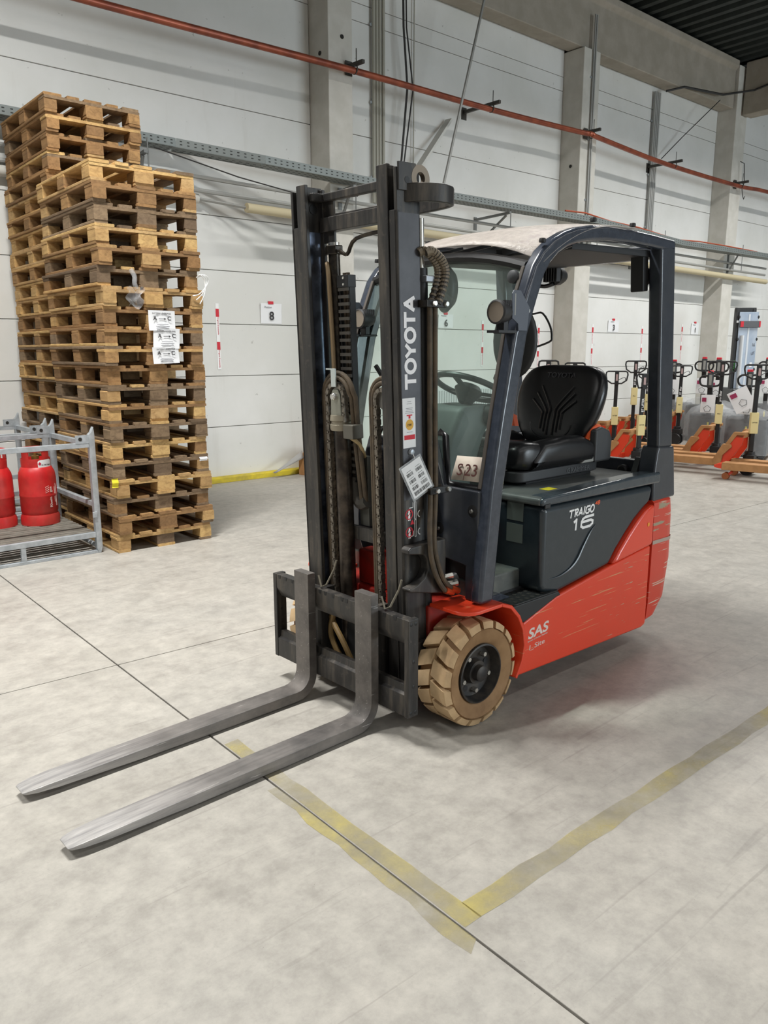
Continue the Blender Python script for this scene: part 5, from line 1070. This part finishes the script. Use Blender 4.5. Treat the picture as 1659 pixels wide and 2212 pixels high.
# powered pallet trucks wrapped in film, red heads
def powered(loc, rz, hz, label, film=True, paper_=True):
    e = empty('powered_truck', (loc[0], loc[1], 0), rz, label, 'powered truck', 'film-wrapped powered pallet trucks')
    MB().box(-.28, .28, -.02, .36, .06, .62).build('power_unit', M('charcoal_cover', (52, 54, 56), .45), e, bevel=.04, seg=3)
    for sx in (-1, 1):
        MB().box(sx * .19 - .08, sx * .19 + .08, .36, 1.45, .06, .13).build('fork', CARDB, e, bevel=.006)
        MB().lathe([(0, -.03), (.05, -.03), (.05, .03), (0, .03)], (sx * .22, .02, .05), 'x', 14, caps=False).build('castor', BLACK, e)
    MB().box(-.012, .012, -.035, -.02, .36, .50).build('yellow_mark', M('yellow_label', (222, 208, 40), .6), e)
    MB().beam((0, .0, .55), (0, -.10, hz - .16), .07, .05, (0, 1, 0)).build('tiller', BLACK, e, bevel=.01)
    y0 = -.11
    MB().box(-.04, .04, y0 - .05, y0 + .03, hz - .24, hz - .02).build('tiller_head', M('charcoal_cover', (52, 54, 56), .45), e, bevel=.012)
    MB().box(-.036, .036, y0 - .045, y0 + .025, hz - .03, hz + .01).build('red_button', REDP, e, bevel=.01)
    MB().box(-.012, .026, y0 - .054, y0 - .05, hz - .20, hz - .05).build('button_strip', GREYL, e)
    for sx in (-1, 1): MB().tube(spline([(sx * .03, y0, hz - .07), (sx * .10, y0 - .01, hz - .07), (sx * .145, y0 - .01, hz - .12), (sx * .12, y0 - .01, hz - .20), (sx * .03, y0, hz - .22)], 4), .014, 8).build('grip', BLACK, e)
    if film:
        ring = lambda z, r, k: [(r * (1.05 + .05 * math.sin(5 * a + k)) * math.cos(a), .15 + r * .72 * math.sin(a), z) for a in [i * PI / 9 for i in range(18)]]
        MB().loft([ring(.10, .36, 0), ring(.35, .37, 1), ring(.58, .35, 2), ring(.70, .26, 3), ring(.76, .10, 4)], True, False).build('film_wrap', FILM, e, recalc=False, ang=180)
        b = MB()
        for i in range(4): b.prism([(-.10 + i * .035, .25), (-.085 + i * .035, .25), (-.06 + i * .035, .34), (-.075 + i * .035, .34)], 'y', -.128, -.127)
        b.build('warning_stripes', INK, e)
    if paper_:
        q = MB().grid(lambda u, v: ((u - .5) * .20, -.17 - .03 * u * v, hz - .34 - v * .26), 3, 3); q.build('hang_tag', PAPER, e, recalc=False)
        MB().box(-.08, -.02, -.208, -.206, hz - .44, hz - .38).build('tag_print', M('print_magenta', (150, 40, 80), .6), e)
        MB().tube([(a, -.207, hz - .53 + b_) for a, b_ in ((-.05, 0), (0, .04), (.05, 0), (.03, -.05), (-.03, -.05))], .004, 5, closed=True).build('tag_icon', INK, e)
    return e
YP = -1.25
powered((13.24, 7.46), YP, 1.38, 'powered pallet truck with red-topped tiller, leftmost right of the rear pillar')
powered((12.95, 6.75), YP, 1.43, 'powered pallet truck with red-topped tiller, second right of the rear pillar')
powered((12.2, 6.12), YP, 1.43, 'powered pallet truck with red-topped tiller beside the film-wrapped mast')
powered((11.25, 5.75), YP, 1.25, 'low film-wrapped powered truck with hanging tag and looped tiller')
powered((11.0, 5.06), YP, 1.28, 'film-wrapped powered truck behind the right-edge pallet truck')
powered((14.0, 6.15), YP, 1.42, 'powered truck with red-topped tiller at the far right, partly behind the nearest handle')
# film-wrapped stacker mast
s = empty('stacker_truck', (14.75, 7.0, 0), -.75, 'tall black stacker mast wrapped in blue-grey film', 'stacker')
for sx in (-1, 1): MB().box(sx * .24 - .05, sx * .24 + .05, -.06, .06, .1, 2.30).build('mast_rail', BLACK, s, bevel=.006)
MB().box(-.29, .29, -.05, .05, 2.24, 2.32).build('top_beam', BLACK, s, bevel=.006)
MB().box(-.30, .30, -.20, .45, .05, .85).build('body', M('charcoal_cover', (52, 54, 56), .45), s, bevel=.04)
MB().box(-.21, .35, -.085, -.07, .8, 2.24).build('mast_guard', M('blue_grey_sheet', (150, 164, 182), .35, 0, (176, 186, 198), 3), s, bevel=.004)
MB().cyl((-.10, -.11, .8), (-.10, -.11, 1.82), .05, 14).build('lift_cylinder', M('pale_tube', (206, 210, 214), .4), s)
MB().box(.06, .11, -.09, -.084, .8, 2.2).build('light_stripe', M('pale_tube', (206, 210, 214), .4), s)
MB().box(-.20, .40, -.13, -.09, 1.96, 2.08).build('cross_bumper', M('bumper_grey', (84, 86, 90), .5), s, bevel=.008)
for x0, x1 in ((-.19, -.10), (.35, .395)): MB().box(x0, x1, -.135, -.13, 1.97, 2.07).build('red_reflector', REDP, s)
text('CESAB', .075, M('green_print', (60, 150, 60), .6), s, (-.21, -.0615, 1.15), (0, 0, 1), (-1, 0, 0), fit=(.22, .045))
text('16', .09, INK, s, (.22, -.088, 1.62), (1, 0, 0), (0, 0, 1)); text('LST', .07, INK, s, (.22, -.088, 1.46), (1, 0, .2), (-.2, 0, 1))
MB().box(.20, .27, -.089, -.086, 1.24, 1.33).build('white_label', PAPER, s)
MB().box(-.27, -.18, -.063, -.0605, 2.05, 2.09).build('white_label', PAPER, s)
s.scale = (.62, 1, 1)
for z in (2.15, 1.75, 1.2):
    for x in (-.21, .35): MB().lathe([(.02, -.012), (.03, 0), (.02, .012)], (x, -.085, z), 'y', 10).build('fastener', BLACK, s)
